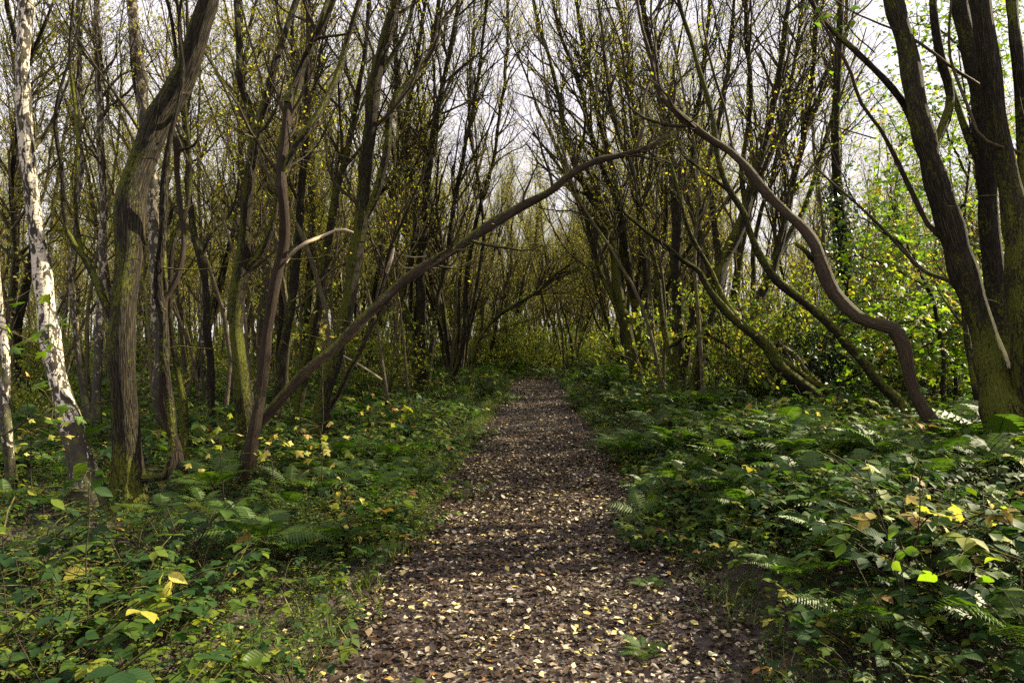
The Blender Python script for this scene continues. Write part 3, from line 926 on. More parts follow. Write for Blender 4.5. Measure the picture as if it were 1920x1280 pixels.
W('willow_tree', 'dark upright trunk between the verge clump and the trunk leaning right', 'tree',
  [('trunk', [(1276, 705, 38), (1274, 640, 32), (1272, 570, 30), (1268, 500, 27), (1270, 430, 25), (1262, 360, 22), (1254, 280, 19), (1240, 200, 16), (1224, 110, 14), (1206, 20, 12), (1198, -20, 11)], 13, 14, 'willow'),
   ('stem', [(1284, 690, 18), (1296, 600, 18), (1306, 500, 17), (1312, 400, 15), (1300, 310, 13), (1306, 220, 12), (1320, 120, 10), (1330, 0, 9)], 13.4, 14.5, 'willow', True),
   ('stem', [(1262, 700, 16), (1246, 620, 16), (1236, 540, 15), (1222, 470, 14), (1204, 400, 13), (1190, 330, 11), (1160, 250, 10), (1140, 160, 9), (1128, 60, 8), (1120, -20, 7)], 13.5, 14.5, 'mossy', True)],
  'willow', twig=(11, 2.2, 7, 1.0, 4, 0.32), t0=0.25, leaf=1.0)
W('willow_tree', 'thick dark trunk leaning right behind the two fallen mossy stems', 'tree',
  [('trunk', [(1304, 715, 34), (1314, 660, 30), (1326, 610, 30), (1340, 550, 30), (1358, 490, 32), (1384, 430, 30), (1402, 370, 27), (1420, 310, 24), (1440, 240, 20), (1456, 160, 17), (1470, 80, 15), (1480, 0, 13), (1484, -30, 12)], 12, 13, 'willow'),
   ('limb', [(1310, 640, 16), (1290, 625, 15), (1270, 640, 13), (1256, 650, 8)], 12.1, 12.6, 'mossy', False),
   ('limb', [(1345, 540, 16), (1340, 470, 15), (1330, 390, 14), (1326, 300, 12), (1345, 220, 11), (1362, 130, 10), (1372, 30, 9), (1376, -20, 8)], 12.3, 13, 'willow', False),
   ('limb', [(1400, 380, 16), (1392, 320, 14), (1402, 240, 12), (1410, 160, 11), (1400, 80, 10), (1396, -10, 9)], 12.6, 13, 'willow', False)],
  'willow', twig=(9, 2.0, 7, 0.9, 4, 0.32), t0=0.3, leaf=0.9)
W('willow_tree', 'dark trunk fanning into upright rods behind the long mossy fallen stems', 'tree',
  [('trunk', [(1378, 710, 30), (1392, 650, 26), (1410, 600, 24), (1428, 550, 24), (1448, 500, 23), (1466, 440, 22), (1478, 370, 19), (1496, 300, 17), (1512, 220, 15), (1524, 120, 13), (1530, 20, 11), (1532, -20, 10)], 13.5, 14.5, 'willow'),
   ('stem', [(1400, 640, 14), (1402, 560, 13), (1404, 480, 13), (1420, 400, 12), (1446, 320, 11), (1462, 230, 10), (1486, 130, 9), (1500, 10, 8)], 14, 15, 'willow', False),
   ('stem', [(1450, 500, 16), (1480, 430, 14), (1510, 370, 12), (1530, 300, 11), (1560, 210, 10), (1576, 110, 9), (1584, 0, 8)], 14, 15, 'willow', False)],
  'willow', twig=(12, 2.2, 8, 1.0, 4, 0.32), t0=0.25, leaf=0.9)
W('fallen_tree', 'mossy stem slanting up leftwards from the twin foot at the right verge', 'tree',
  [('trunk', [(1530, 745, 34), (1492, 715, 30), (1462, 690, 32), (1440, 650, 28), (1410, 622, 25), (1376, 596, 22), (1342, 560, 19), (1322, 530, 15), (1310, 508, 12), (1280, 490, 11), (1250, 465, 10), (1222, 445, 9), (1196, 424, 8), (1168, 396, 7), (1164, 370, 6), (1148, 335, 5)], 10.2, 10.8, 'mossy'),
   ('stem', [(1552, 735, 20), (1520, 712, 19), (1490, 690, 18), (1462, 672, 14)], 10.4, 10.6, 'mossy', True),
   ('limb', [(1400, 615, 14), (1372, 580, 14), (1352, 545, 13), (1330, 500, 12), (1306, 462, 11), (1290, 430, 10), (1276, 380, 9), (1262, 320, 8), (1240, 270, 7)], 10.5, 11, 'mossy', False)],
  'mossy', twig=(3, 0.9, 4, 0.5, 0, 0.3), t0=0.6, leaf=0.2)
W('fallen_tree', 'long bright mossy stem sloping from foot by the crooked trunk up to the left', 'tree',
  [('trunk', [(1690, 760, 26), (1655, 722, 25), (1620, 680, 25), (1590, 650, 24), (1560, 612, 23), (1520, 580, 23), (1480, 548, 22), (1450, 518, 22), (1425, 480, 20), (1406, 440, 18), (1392, 400, 17), (1366, 352, 16), (1348, 300, 15), (1336, 220, 13), (1310, 130, 12), (1284, 40, 10), (1270, -20, 9)], 9.0, 10, 'mossy'),
   ('limb', [(1400, 420, 12), (1380, 380, 10), (1340, 340, 9), (1306, 312, 8), (1280, 290, 6)], 9.6, 10, 'willow', False)],
  'mossy', twig=(7, 1.5, 6, 0.7, 3, 0.3), t0=0.6, leaf=0.5)
W('dead_tree', 'bare brown trunk with a sharp elbow, arching left from the right bank', 'tree',
  [('trunk', [(1768, 822, 38), (1744, 780, 34), (1724, 730, 32), (1706, 680, 32), (1692, 640, 34), (1676, 614, 36), (1648, 606, 34), (1618, 596, 34), (1590, 572, 34), (1562, 538, 34), (1540, 500, 32), (1522, 460, 30), (1504, 426, 28), (1482, 400, 27), (1450, 374, 24), (1424, 350, 22), (1402, 318, 21), (1370, 285, 20), (1334, 262, 19), (1304, 240, 18), (1272, 214, 17), (1246, 188, 14), (1230, 156, 11), (1222, 110, 9), (1204, 50, 8), (1192, -20, 7)], 7.0, 7.6, 'dead'),
   ('branch', [(1556, 530, 18), (1536, 500, 17), (1514, 474, 13), (1494, 460, 12)], 7.2, 7.3, 'willow', False),
   ('branch', [(1400, 316, 12), (1380, 270, 8), (1366, 200, 7), (1340, 120, 6), (1322, 40, 5), (1318, -20, 4)], 7.4, 7.7, 'twig', False)],
  'dead', twig=(5, 1.0, 5, 0.5, 2, 0.2), t0=0.45, leaf=0.1, lump=0.09, ang1=R(50))
W('willow_tree', 'massive dark twin trunk at the right edge leaning left into the view', 'tree',
  [('trunk', [(1896, 850, 100), (1878, 760, 84), (1862, 690, 72), (1846, 630, 62), (1822, 560, 60), (1800, 490, 58), (1782, 420, 54), (1762, 350, 50), (1744, 290, 50), (1728, 220, 48), (1714, 150, 48), (1700, 80, 44), (1680, 20, 40), (1664, -30, 38)], 6.6, 7.2, 'oak'),
   ('limb', [(1740, 300, 26), (1712, 240, 20), (1692, 200, 18), (1650, 150, 15), (1600, 100, 13), (1550, 50, 11), (1500, -20, 9)], 7.0, 7.4, 'willow', False),
   ('limb', [(1790, 460, 16), (1756, 425, 13), (1720, 360, 12), (1690, 300, 11), (1658, 240, 10), (1622, 190, 9), (1600, 130, 8), (1568, 80, 7), (1540, 30, 6), (1520, -20, 6)], 6.9, 7.2, 'brown', False),
   ('limb', [(1796, 545, 14), (1744, 510, 10), (1700, 470, 9), (1650, 420, 8), (1600, 375, 7), (1556, 340, 6), (1520, 305, 4)], 6.9, 7.3, 'twig', False),
   ('limb', [(1745, 290, 24), (1760, 200, 22), (1748, 120, 20), (1740, 40, 20), (1735, -30, 18)], 7.2, 7.4, 'willow', False)],
  'oak', twig=(3, 1.4, 5, 0.7, 3, 0.3), t0=0.55, leaf=0.8)
W('willow_tree', 'tall straight trunk standing directly behind the massive leaning twin trunk', 'tree',
  [('trunk', [(1908, 840, 62), (1896, 720, 54), (1880, 620, 50), (1862, 520, 48), (1852, 430, 46), (1850, 340, 46), (1846, 260, 46), (1836, 180, 46), (1822, 100, 44), (1806, 30, 42), (1796, -30, 40)], 7.3, 7.8, 'willow'),
   ('limb', [(1880, 190, 10), (1850, 170, 11), (1790, 130, 8), (1740, 90, 7), (1690, 60, 6), (1640, 40, 5), (1580, 10, 4)], 7.2, 7.0, 'dead', False),
   ('limb', [(1850, 330, 22), (1820, 280, 18), (1790, 200, 16), (1768, 120, 15), (1750, 40, 14), (1744, -20, 13)], 7.6, 8.2, 'willow', False)],
  'willow', twig=(3, 1.4, 5, 0.7, 3, 0.3), t0=0.55, leaf=0.8)
W('willow_tree', 'dark trunk filling the extreme right edge of the view', 'tree',
  [('trunk', [(1950, 860, 90), (1936, 740, 76), (1924, 620, 66), (1916, 520, 62), (1908, 430, 58), (1894, 350, 50), (1880, 270, 46), (1866, 180, 44), (1848, 90, 42), (1832, 10, 40), (1824, -30, 38)], 6.4, 7.0, 'oak'),
   ('limb', [(1908, 440, 30), (1930, 330, 30), (1925, 200, 28), (1908, 80, 26), (1900, -30, 24)], 6.7, 7, 'willow', False),
   ('limb', [(1925, 290, 8), (1896, 240, 9), (1866, 200, 8), (1838, 150, 8), (1812, 80, 7), (1806, 0, 6)], 6.4, 6.6, 'dead', False)],
  'oak', twig=None)
W('willow_tree', 'slim dark stem standing left of the foot of the massive twin trunk', 'tree',
  [('trunk', [(1838, 790, 20), (1828, 730, 17), (1820, 670, 15), (1808, 600, 13), (1806, 520, 11), (1812, 430, 10)], 8.5, 8.9, 'willow')], 'willow', twig=(6, 1.0, 5, 0.5, 3, 0.25))
W('dead_branch', 'thin pale brown pole fallen aslant among dark trunks right of the path', 'branch',
  [('branch', [(1324, 624, 7), (1360, 646, 8), (1396, 672, 8), (1420, 690, 8), (1440, 712, 8), (1462, 735, 7)], 11.4, 11.0, 'brown', False),
   ('twig', [(1350, 642, 4), (1360, 664, 3), (1368, 680, 2)], 11.4, 11.4, 'pale', False)], 'brown', twig=None)
W('dead_branch', 'thick broken pinkish log end pointing up left behind the twin mossy foot', 'branch',
  [('branch', [(1456, 642, 16), (1472, 658, 18), (1492, 672, 18), (1508, 694, 16), (1530, 716, 14), (1552, 738, 12)], 11.0, 10.7, 'dead', False)], 'dead', twig=None)
W('dead_branch', 'dark fallen bough lying between the mossy sloping stem and elbowed trunk', 'branch',
  [('branch', [(1580, 716, 8), (1620, 694, 9), (1656, 676, 9), (1692, 662, 9), (1712, 650, 7)], 10.4, 9.4, 'willow', False)], 'willow', twig=None)
W('dead_branch', 'pale stick lying low left of the straight clump on the left verge', 'branch',
  [('branch', [(640, 665, 4), (668, 680, 5), (692, 694, 5), (716, 712, 5)], 13.5, 13.0, 'pale', False)], 'pale', twig=None)

# ------------------------------------------------------------------ procedural trees
def proto_willow(seed, nst, H, lean, rbase, leaf=1.0, dense=1.0):
    global RNG
    RNG = np.random.default_rng(seed)
    root = empty('willow_tree')
    cr_ = Acc()
    for k in range(nst):
        az = RNG.uniform(0, 6.28)
        le = RNG.uniform(0.1, 1.0) * lean
        n = 22
        P = np.zeros((n, 3))
        P[0] = (math.cos(az) * 0.12 * (nst > 1), math.sin(az) * 0.12 * (nst > 1), -0.15)
        d = np.array([math.cos(az) * le, math.sin(az) * le, 1.0])
        hh = H * RNG.uniform(0.75, 1.05)
        for s in range(1, n):
            d = d + RNG.normal(size=3) * 0.085
            d[2] += 0.05
            d /= np.linalg.norm(d)
            P[s] = P[s - 1] + d * hh / (n - 1)
        r0 = rbase * RNG.uniform(0.6, 1.1)
        rr = r0 * np.linspace(1, 0.14, n) ** 0.85
        rr[0] *= 1.3
        Q, rr = resample(P, rr, 30)
        a_ = Acc()
        a_.tubes(Q, rr, 9, 0, lump=0.05, moss=0.3 * np.exp(-np.linspace(0, hh, 30) / 3), seed=seed * 9 + k)
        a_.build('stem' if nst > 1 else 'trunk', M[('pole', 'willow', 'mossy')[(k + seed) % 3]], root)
        crown(cr_, Q[None], rr[None], int(13 * dense), 2.6, 8, 1.1, 4, 0.4, leaf * 2.2, 0.05, ang1=R(26), t0=0.25, up1=0.2, wig=0.14, tmin=0.005)
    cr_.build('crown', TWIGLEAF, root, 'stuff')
    return root


def proto_birch(seed, H, r0, leaf=2.0):
    global RNG
    RNG = np.random.default_rng(seed)
    root = empty('birch_tree')
    n = 20
    P = np.zeros((n, 3))
    P[0] = (0, 0, -0.15)
    d = np.array([RNG.normal() * 0.05, RNG.normal() * 0.05, 1.0])
    for s in range(1, n):
        d = d + RNG.normal(size=3) * 0.035
        d[2] += 0.04
        d /= np.linalg.norm(d)
        P[s] = P[s - 1] + d * H / (n - 1)
    rr = r0 * np.linspace(1, 0.12, n) ** 0.8
    Q, rr = resample(P, rr, 28)
    a_ = Acc()
    a_.tubes(Q, rr, 9, 0, lump=0.03, moss=np.clip(0.9 - np.linspace(0, H, 28) / 1.8, 0, 1), seed=seed)
    a_.build('trunk', M['birchfar'], root)
    cr_ = Acc()
    crown(cr_, Q[None], rr[None], 36, 1.9, 7, 0.9, 3, 0.35, leaf * 3.4, 0.052, ang1=R(42), t0=0.22, up1=0.06, wig=0.16, tmin=0.004)
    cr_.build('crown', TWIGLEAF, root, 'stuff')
    return root


def proto_bush(seed, H, nst, leafmat, lsize, leaf, name='bush'):
    global RNG
    RNG = np.random.default_rng(seed)
    root = empty(name)
    s = RNG.normal(size=(nst, 3)) * 0.12
    s[:, 2] = -0.05
    d = rand_dirs(nst, 2.2)
    P, rr = grow(s, d, H * RNG.uniform(0.6, 1.1, nst), np.full(nst, 0.014), 9, 0.16, 0.04)
    st = Acc()
    st.tubes(P, rr, 4, 0, cap=False)
    st.build('stems', M['twig'], root, 'stuff')
    cr_ = Acc()
    crown(cr_, P, rr, 6, H * 0.4, 5, H * 0.18, 2, 0.2, leaf, lsize, ang1=R(48), t0=0.1, up1=0.03, wig=0.25, tmin=0.003)
    cr_.build('foliage', [M['twig'], M[leafmat]], root, 'stuff')
    return root


def proto_sapling(seed, H, r0):
    global RNG
    RNG = np.random.default_rng(seed)
    root = empty('sapling')
    P, rr = grow(np.array([[0, 0, -0.1]]), np.array([[RNG.normal() * .12, RNG.normal() * .12, 1.0]]), np.array([H]), np.array([r0]), 24, 0.085, 0.035, 0.2)
    a_ = Acc()
    a_.tubes(P, rr, 7, 0, lump=0.05, seed=seed)
    a_.build('trunk', M['pole'], root)
    cr_ = Acc()
    crown(cr_, P, rr, 13, 1.6, 6, 0.7, 3, 0.3, 2.4, 0.05, ang1=R(30), t0=0.35, up1=0.14)
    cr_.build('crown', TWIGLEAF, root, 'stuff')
    return root


saplings = [proto_sapling(401, 9.5, 0.040), proto_sapling(402, 8.0, 0.030), proto_sapling(403, 10.5, 0.048), proto_sapling(404, 7.0, 0.026), proto_sapling(405, 9.0, 0.036)]
willows = [proto_willow(101, 7, 11.5, 0.30, 0.095, 1.0), proto_willow(102, 5, 12.5, 0.26, 0.105, 1.2), proto_willow(103, 8, 10.5, 0.36, 0.080, 0.9),
           proto_willow(104, 3, 12.0, 0.22, 0.10, 1.5, 1.2), proto_willow(105, 1, 12.0, 0.22, 0.10, 1.5, 1.6), proto_willow(106, 3, 11.0, 0.30, 0.085, 1.2, 1.2)]
birches = [proto_birch(201, 12.5, 0.085), proto_birch(202, 11.5, 0.06), proto_birch(203, 13.5, 0.10), proto_birch(204, 10.0, 0.05)]
bushes = [proto_bush(301, 2.2, 9, 'bushleaf', 0.075, 3.2), proto_bush(302, 1.6, 10, 'bushleaf', 0.07, 3.0), proto_bush(303, 3.0, 8, 'bushleaf', 0.08, 3.0), proto_bush(304, 4.6, 9, 'bushleaf', 0.085, 3.4)]
rnd = random.Random(5)
used = [(-3.7, 5.9), (-3.4, 5.8), (-2.7, 7), (-4.6, 9), (-6, 10), (-3.2, 8.2), (-2.4, 9.2), (-3.2, 11.5), (-2.1, 16), (-1.6, 19.5),
        (2.9, 16), (3.2, 13), (3.3, 12), (4.5, 13.5), (4.4, 10.2), (5.1, 9), (4.4, 7), (4.9, 6.6), (5.4, 7.3)]
placed = set()


def free(x, y, r):
    return all((x - a) ** 2 + (y - b) ** 2 > r * r for a, b in used)


def place(proto, x, y, s, label, cat, group, rz=None, tilt=0.0):
    """first use moves the prototype itself, later ones copy it"""
    o = proto if proto.name not in placed else copy_tree(proto)
    placed.add(proto.name)
    placed.add(o.name)
    o.location = (x, y, gz(x, y))
    tx = -1 if x > float(path_c(min(y, 24))) else 1
    o.rotation_euler = (0, tilt * tx, rnd.uniform(0, 6.28) if rz is None else rz)
    # tilt must act after the turn about the tree's own axis
    o.rotation_mode = 'XYZ'
    o.scale = (s, s, s * rnd.uniform(0.93, 1.08))
    tag(o, label, cat, group)
    used.append((x, y))
    return o


# willow clumps lining both verges, heads leaning together over the path
verge = [(-3.0, 22, 3), (-2.2, 25.5, 0), (-3.4, 29, 2), (-1.4, 31, 5), (3.9, 20.5, 1), (4.2, 24.5, 2), (5.6, 17.5, 3), (6.5, 21.5, 0), (5.0, 28.5, 5),
         (-5.6, 18.5, 1), (-5.0, 14.2, 5), (-5.4, 24.5, 0), (6.6, 27, 4), (-4.2, 13.0, 4), (9.2, 20.0, 5), (-0.3, 33.4, 0), (2.9, 32.8, 2), (1.1, 35.5, 1), (4.6, 34.0, 3)]
ORD = ['nearest', 'second nearest', 'third nearest', 'fourth nearest', 'fifth nearest', 'sixth nearest', 'seventh nearest', 'eighth nearest', 'ninth nearest', 'tenth nearest', 'farthest']
for x, y, k in verge:
    side = 'left' if x < 1 else 'right'
    rank = sorted(v[1] for v in verge if (v[0] < 1) == (x < 1)).index(y)
    place(willows[k], x, y, rnd.uniform(0.85, 1.05), 'slim dark willow lining the %s verge, %s of its row along the path' % (side, ORD[rank]), 'tree',
          'willows lining the %s verge' % side, tilt=0.10 if y < 20 else 0.15)

# further wood: left mostly birch, right mostly willow
n_w = n_b = 0
tries = 0
while (n_w + n_b) < 180 and tries < 16000:
    tries += 1
    y = 12 + 50 * rnd.random() ** 0.8
    x = rnd.uniform(-0.82, 0.82) * y
    if x > 4 and y < 21:
        continue
    if x > 0 and y < 36 and x / y > 0.22 and rnd.random() < 0.72:
        continue
    if abs(x - float(path_c(min(y, 30)))) < 3.0 and y < 33:
        continue
    if not free(x, y, 1.05 if x < -4 else 1.3):
        continue
    left = x < -0.08 * y
    if rnd.random() < (0.72 if left else 0.10):
        zone = 'left' if left else 'right'
        place(birches[rnd.randrange(4)], x, y, rnd.uniform(0.85, 1.15), 'thin birch pole among many deep in the wood %s of the path' % zone, 'tree',
              'birches deep in the wood on the %s' % zone, tilt=rnd.uniform(-.03, .03))
        n_b += 1
    else:
        zone = 'left' if left else 'right' if x > 0.12 * y else 'straight ahead'
        zt = {'left': 'in the wood left of the path', 'right': 'in the wood right of the path', 'straight ahead': 'straight ahead beyond the bend of the path'}[zone]
        place(willows[rnd.randrange(6)], x, y, rnd.uniform(0.8, 1.1), 'distant dark willow with fine upright twigs ' + zt, 'tree',
              'distant willows ' + zone, tilt=rnd.uniform(0, .06))
        n_w += 1

# slim crooked saplings filling the gaps between the bigger stems
n = 0
tries = 0
while n < 130 and tries < 9000:
    tries += 1
    y = 9.0 + 26 * rnd.random()
    x = rnd.uniform(-0.8, 0.75) * y
    if abs(x - float(path_c(y))) < 2.0 + 0.03 * y or (x > 4 and y < 17):
        continue
    if x > 0 and x / y > 0.24 and rnd.random() < 0.6:
        continue
    if not free(x, y, 0.5):
        continue
    zone = 'left' if x < 0 else 'right'
    place(saplings[rnd.randrange(5)], x, y, rnd.uniform(0.85, 1.15), 'slim crooked sapling among the bigger stems %s of the path' % zone, 'sapling',
          'saplings %s of the path' % zone, tilt=rnd.uniform(-.02, .09))
    n += 1

for q in range(34):
    y = rnd.uniform(29.8, 43)
    x = float(path_c(27)) + rnd.gauss(0, 0.15) * y
    place(saplings[rnd.randrange(5)], x, y, rnd.uniform(0.9, 1.3), 'thin dark sapling straight ahead where the path bends away', 'sapling', 'saplings at the end of the path', tilt=rnd.uniform(-.05, .05))

# shrub layer
n = 0
tries = 0
while n < 165 and tries < 9000:
    tries += 1
    y = 11 + 34 * rnd.random()
    x = rnd.uniform(-0.8, 0.8) * y
    if n >= 115:
        y = rnd.uniform(29.5, 46)
        x = float(path_c(27)) + rnd.gauss(0, 0.16) * y
    if abs(x - float(path_c(min(y, 27)))) < (2.6 if y < 26 else 0 if y > 29.4 else 1.6):
        continue
    zone = 'left' if x < -0.06 * y else 'right' if x > 0.10 * y else 'end'
    if zone == 'left' and rnd.random() < 0.5:
        continue
    place(bushes[rnd.randrange(3) if n < 115 or rnd.random() < 0.7 else 3], x, y, rnd.uniform(0.7, 1.25),
          {'left': 'yellowish green leafy shrub under the trees left of the path', 'right': 'yellowish green leafy shrub under the trees right of the path', 'end': 'leafy shrub closing the view where the path bends away'}[zone],
          'bush', {'left': 'shrubs left of the path', 'right': 'shrubs right of the path', 'end': 'shrubs at the end of the path'}[zone])
    n += 1

# far wood that reads as one mass
RNG = np.random.default_rng(900)
far = Acc()
nF = 760
yy = RNG.uniform(58, 95, nF)
xx = RNG.uniform(-1.1, 1.1, nF) * yy
st = np.stack([xx, yy, np.full(nF, 0.0)], 1)
P, rr = grow(st, rand_dirs(nF, 9), RNG.uniform(9, 15, nF), RNG.uniform(0.06, 0.14, nF), 8, 0.06, 0.05)
far.tubes(P, rr, 4, 0, cap=False)
s, d, r, t = children_of(P, rr, 17, 0.1, 1.0, R(35))
P1, R1 = grow(s, d, RNG.uniform(1.2, 3.2, len(s)), np.full(len(s), 0.022), 4, 0.15, 0.12)
far.tubes(P1, R1, 3, 0, cap=False)
nl = 80000
k = RNG.integers(0, len(P1), nl)
j = RNG.integers(1, 4, nl)
far.leaves(L_SMALL, P1[k, j] + RNG.normal(size=(nl, 3)) * 0.45, rand_dirs(nl), rand_dirs(nl, 0.5), RNG.uniform(0.12, 0.26, nl), 1)
nl = 34000
pp = np.stack([RNG.uniform(-1, 1, nl) * 80, RNG.uniform(46, 80, nl), RNG.uniform(0, 1, nl) ** 1.5 * 5.5], 1)
far.leaves(L_SMALL, pp, rand_dirs(nl), rand_dirs(nl, 0.5), RNG.uniform(0.12, 0.26, nl), 1)
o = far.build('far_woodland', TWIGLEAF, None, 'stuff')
tag(o, 'mass of distant thin trees and leaves closing the wood behind', None)

# ------------------------------------------------------------------ undergrowth
def scatter(name, label, proto_mesh, pts, rots, scl):
    """one stuff object: every point carries one copy of a small plant mesh"""
    ob_p = bpy.data.objects.new(name + "_plant", proto_mesh)      # source shape, only used by the nodes below
    me = bpy.data.meshes.new(name)
    me.vertices.add(len(pts))
    me.vertices.foreach_set("co", np.asarray(pts, np.float32).reshape(-1))
    a_ = me.attributes.new("rot", 'FLOAT_VECTOR', 'POINT')
    a_.data.foreach_set("vector", np.asarray(rots, np.float32).reshape(-1))
    a_ = me.attributes.new("scl", 'FLOAT', 'POINT')
    a_.data.foreach_set("value", np.asarray(scl, np.float32))
    o = link(name, me, None, "stuff")
    tag(o, label)
    ng = bpy.data.node_groups.new(name, 'GeometryNodeTree')
    ng.interface.new_socket("Geometry", in_out='INPUT', socket_type='NodeSocketGeometry')
    ng.interface.new_socket("Geometry", in_out='OUTPUT', socket_type='NodeSocketGeometry')
    gi, go = ng.nodes.new("NodeGroupInput"), ng.nodes.new("NodeGroupOutput")
    oi = ng.nodes.new("GeometryNodeObjectInfo")
    oi.inputs["Object"].default_value = ob_p
    oi.inputs["As Instance"].default_value = True
    ip = ng.nodes.new("GeometryNodeInstanceOnPoints")
    ar = ng.nodes.new("GeometryNodeInputNamedAttribute")
    ar.data_type = 'FLOAT_VECTOR'
    ar.inputs["Name"].default_value = "rot"
    as_ = ng.nodes.new("GeometryNodeInputNamedAttribute")
    as_.data_type = 'FLOAT'
    as_.inputs["Name"].default_value = "scl"
    er = ng.nodes.new("FunctionNodeEulerToRotation")
    ng.links.new(gi.outputs[0], ip.inputs["Points"])
    ng.links.new(oi.outputs["Geometry"], ip.inputs["Instance"])
    ng.links.new(ar.outputs["Attribute"], er.inputs[0])
    ng.links.new(er.outputs[0], ip.inputs["Rotation"])
    ng.links.new(as_.outputs["Attribute"], ip.inputs["Scale"])
    ng.links.new(ip.outputs[0], go.inputs[0])
    md = o.modifiers.new("scatter", 'NODES')
    md.node_group = ng
    return o


def compound_leaf(acc, pos, X, Z, size, rnd_, mat=1, n=3):
    """bramble leaf: three (or five) toothed leaflets on one stalk"""
    X = X / np.linalg.norm(X)
    Z = Z - Z.dot(X) * X
    Z /= np.linalg.norm(Z)
    Y = np.cross(Z, X)
    angs = [0, 72, -72] if n == 3 else [0, 48, -48, 105, -105]
    for k, an in enumerate(angs):
        c, s_ = math.cos(R(an)), math.sin(R(an))
        D = X * c + Y * s_
        D = D + Z * RNG.uniform(-0.35, 0.05)
        p = pos + X * size * 0.10 + D * size * 0.08
        z2 = Z + Y * s_ * 0.25 + RNG.normal(size=3) * 0.12
        acc.leaves(L_OVATE, p[None], D[None], z2[None], size * (1.0 if k == 0 else 0.82), mat, np.array([rnd_]))


def bramble_parts(seed, nst=4, H=0.38, lsize=0.085, nl=3):
    """stems and leaf placements of one low bramble or nettle plant"""
    rg = np.random.default_rng(seed)
    stems, leaves = [], []
    for k in range(nst):
        az = rg.uniform(0, 6.28)
        out = rg.uniform(0.25, 1.0)
        P = [np.array([rg.normal() * 0.04, rg.normal() * 0.04, -0.03])]
        d = np.array([math.cos(az) * out, math.sin(az) * out, 1.3])
        for s in range(6):
            d = d / np.linalg.norm(d)
            P.append(P[-1] + d * H * 0.2)
            d = d + np.array([math.cos(az) * 0.10, math.sin(az) * 0.10, -0.13]) + rg.normal(size=3) * 0.10
        P = np.array(P)
        stems.append(P)
        for q in range(nl):
            t = 5.9 - q * 1.35
            i = min(int(t), 5)
            p = P[i] * (1 - (t - i)) + P[i + 1] * (t - i) if i < 6 else P[6]
            a2 = az + rg.uniform(-1.9, 1.9)
            X = np.array([math.cos(a2), math.sin(a2), rg.uniform(-0.35, 0.15)])
            Z = np.array([rg.normal() * 0.22, rg.normal() * 0.22, 1.0])
            leaves.append((p + X * 0.03, X, Z, lsize * rg.uniform(0.65, 1.25) * (1 if q == 0 else 1.1), rg.random()))
    return stems, leaves


def bramble_mesh(name, seed, leafmat, **kw):
    st, lv = bramble_parts(seed, **kw)
    a_ = Acc()
    P = np.array(st)
    a_.tubes(P, np.full(P.shape[:2], 0.0032), 3, 0, cap=False)
    for p, X, Z, s, r in lv:
        compound_leaf(a_, p, X, Z, s, r)
    return a_.mesh(name, [M['twig'], M[leafmat]])


def herb_mesh(name, seed, leafmat, H=0.32, n=7, lsize=0.055):
    """upright leafy herb with single leaves in pairs"""
    rg = np.random.default_rng(seed)
    a_ = Acc()
    for k in range(5):
        b0 = np.array([rg.normal() * 0.09, rg.normal() * 0.09, -0.03])
        d = np.array([rg.normal() * 0.25, rg.normal() * 0.25, 1])
        d /= np.linalg.norm(d)
        h = H * rg.uniform(0.6, 1.2)
        P = b0 + np.linspace(0, 1, 5)[:, None] * d * h
        a_.tubes(P[None], np.full((1, 5), 0.002), 3, 0, cap=False)
        for q in range(n):
            t = 0.35 + 0.65 * q / (n - 1)
            az = q * 1.57 + rg.normal() * 0.3
            for s_ in (0, math.pi):
                X = np.array([math.cos(az + s_), math.sin(az + s_), rg.uniform(-0.3, 0.35)])
                a_.leaves(L_OVATE, (b0 + d * h * t)[None], X[None], np.array([[rg.normal() * .2, rg.normal() * .2, 1.0]]), lsize * rg.uniform(0.6, 1.2) * (1.15 - 0.5 * t), 1,
                          np.array([rg.random()]))
    return a_.mesh(name, [M['twig'], M[leafmat]])


def frond_mesh(name, seed, L=0.5, n=20, wid=0.30, teeth=4):
    """one fern frond arching out along +X: mid rib with toothed pinnae"""
    rg = np.random.default_rng(seed)
    a_ = Acc()
    t = np.linspace(0, 1, 9)
    rib = np.stack([t * L * 0.93, 0.02 * L * np.sin(t * 3), L * (0.62 * t - 0.62 * t * t)], 1)
    a_.tubes(rib[None], (0.0030 * (1 - t * 0.8))[None], 3, 0, cap=False)
    for k in range(n):
        u = 0.16 + 0.83 * k / (n - 1)
        p = np.array([np.interp(u, t, rib[:, i]) for i in range(3)])
        ln = wid * L * 1.0 * (math.sin(min(1, (u - 0.02) * 1.9) * 1.5708)) * (1 - max(0, u - 0.30) / 0.72) ** 0.8 + 0.008
        for s_ in (-1, 1):
            d = np.array([0.34, s_ * 0.93, -0.12 + rg.normal() * 0.05])
            d /= np.linalg.norm(d)
            w = ln * 0.13 + 0.004
            e = np.array([0.9, -s_ * 0.3, 0.35 + rg.normal() * 0.1])
            vs_ = []
            for q in range(teeth + 1):
                f = q / teeth
                c = p + d * ln * f + np.array([0, 0, -0.10 * ln * f * f])
                ww = w * (1 - f * 0.9)
                vs_ += [c + e * ww, c - e * ww * 0.8]
                if q < teeth:
                    c2 = p + d * ln * (f + 0.55 / teeth)
                    vs_ += [c2 + e * ww * 0.45, c2 - e * ww * 0.4]
            m = len(vs_) // 2
            F = [(2 * i, 2 * i + 1, 2 * i + 3, 2 * i + 2) for i in range(m - 1)]
            r_ = rg.random() * 0.5
            a_.add(np.array(vs_), np.array(F), 1, np.tile([0, 0, r_], (len(vs_), 1)), r_)
    return a_.mesh(name, [M['twig'], M['fern']])


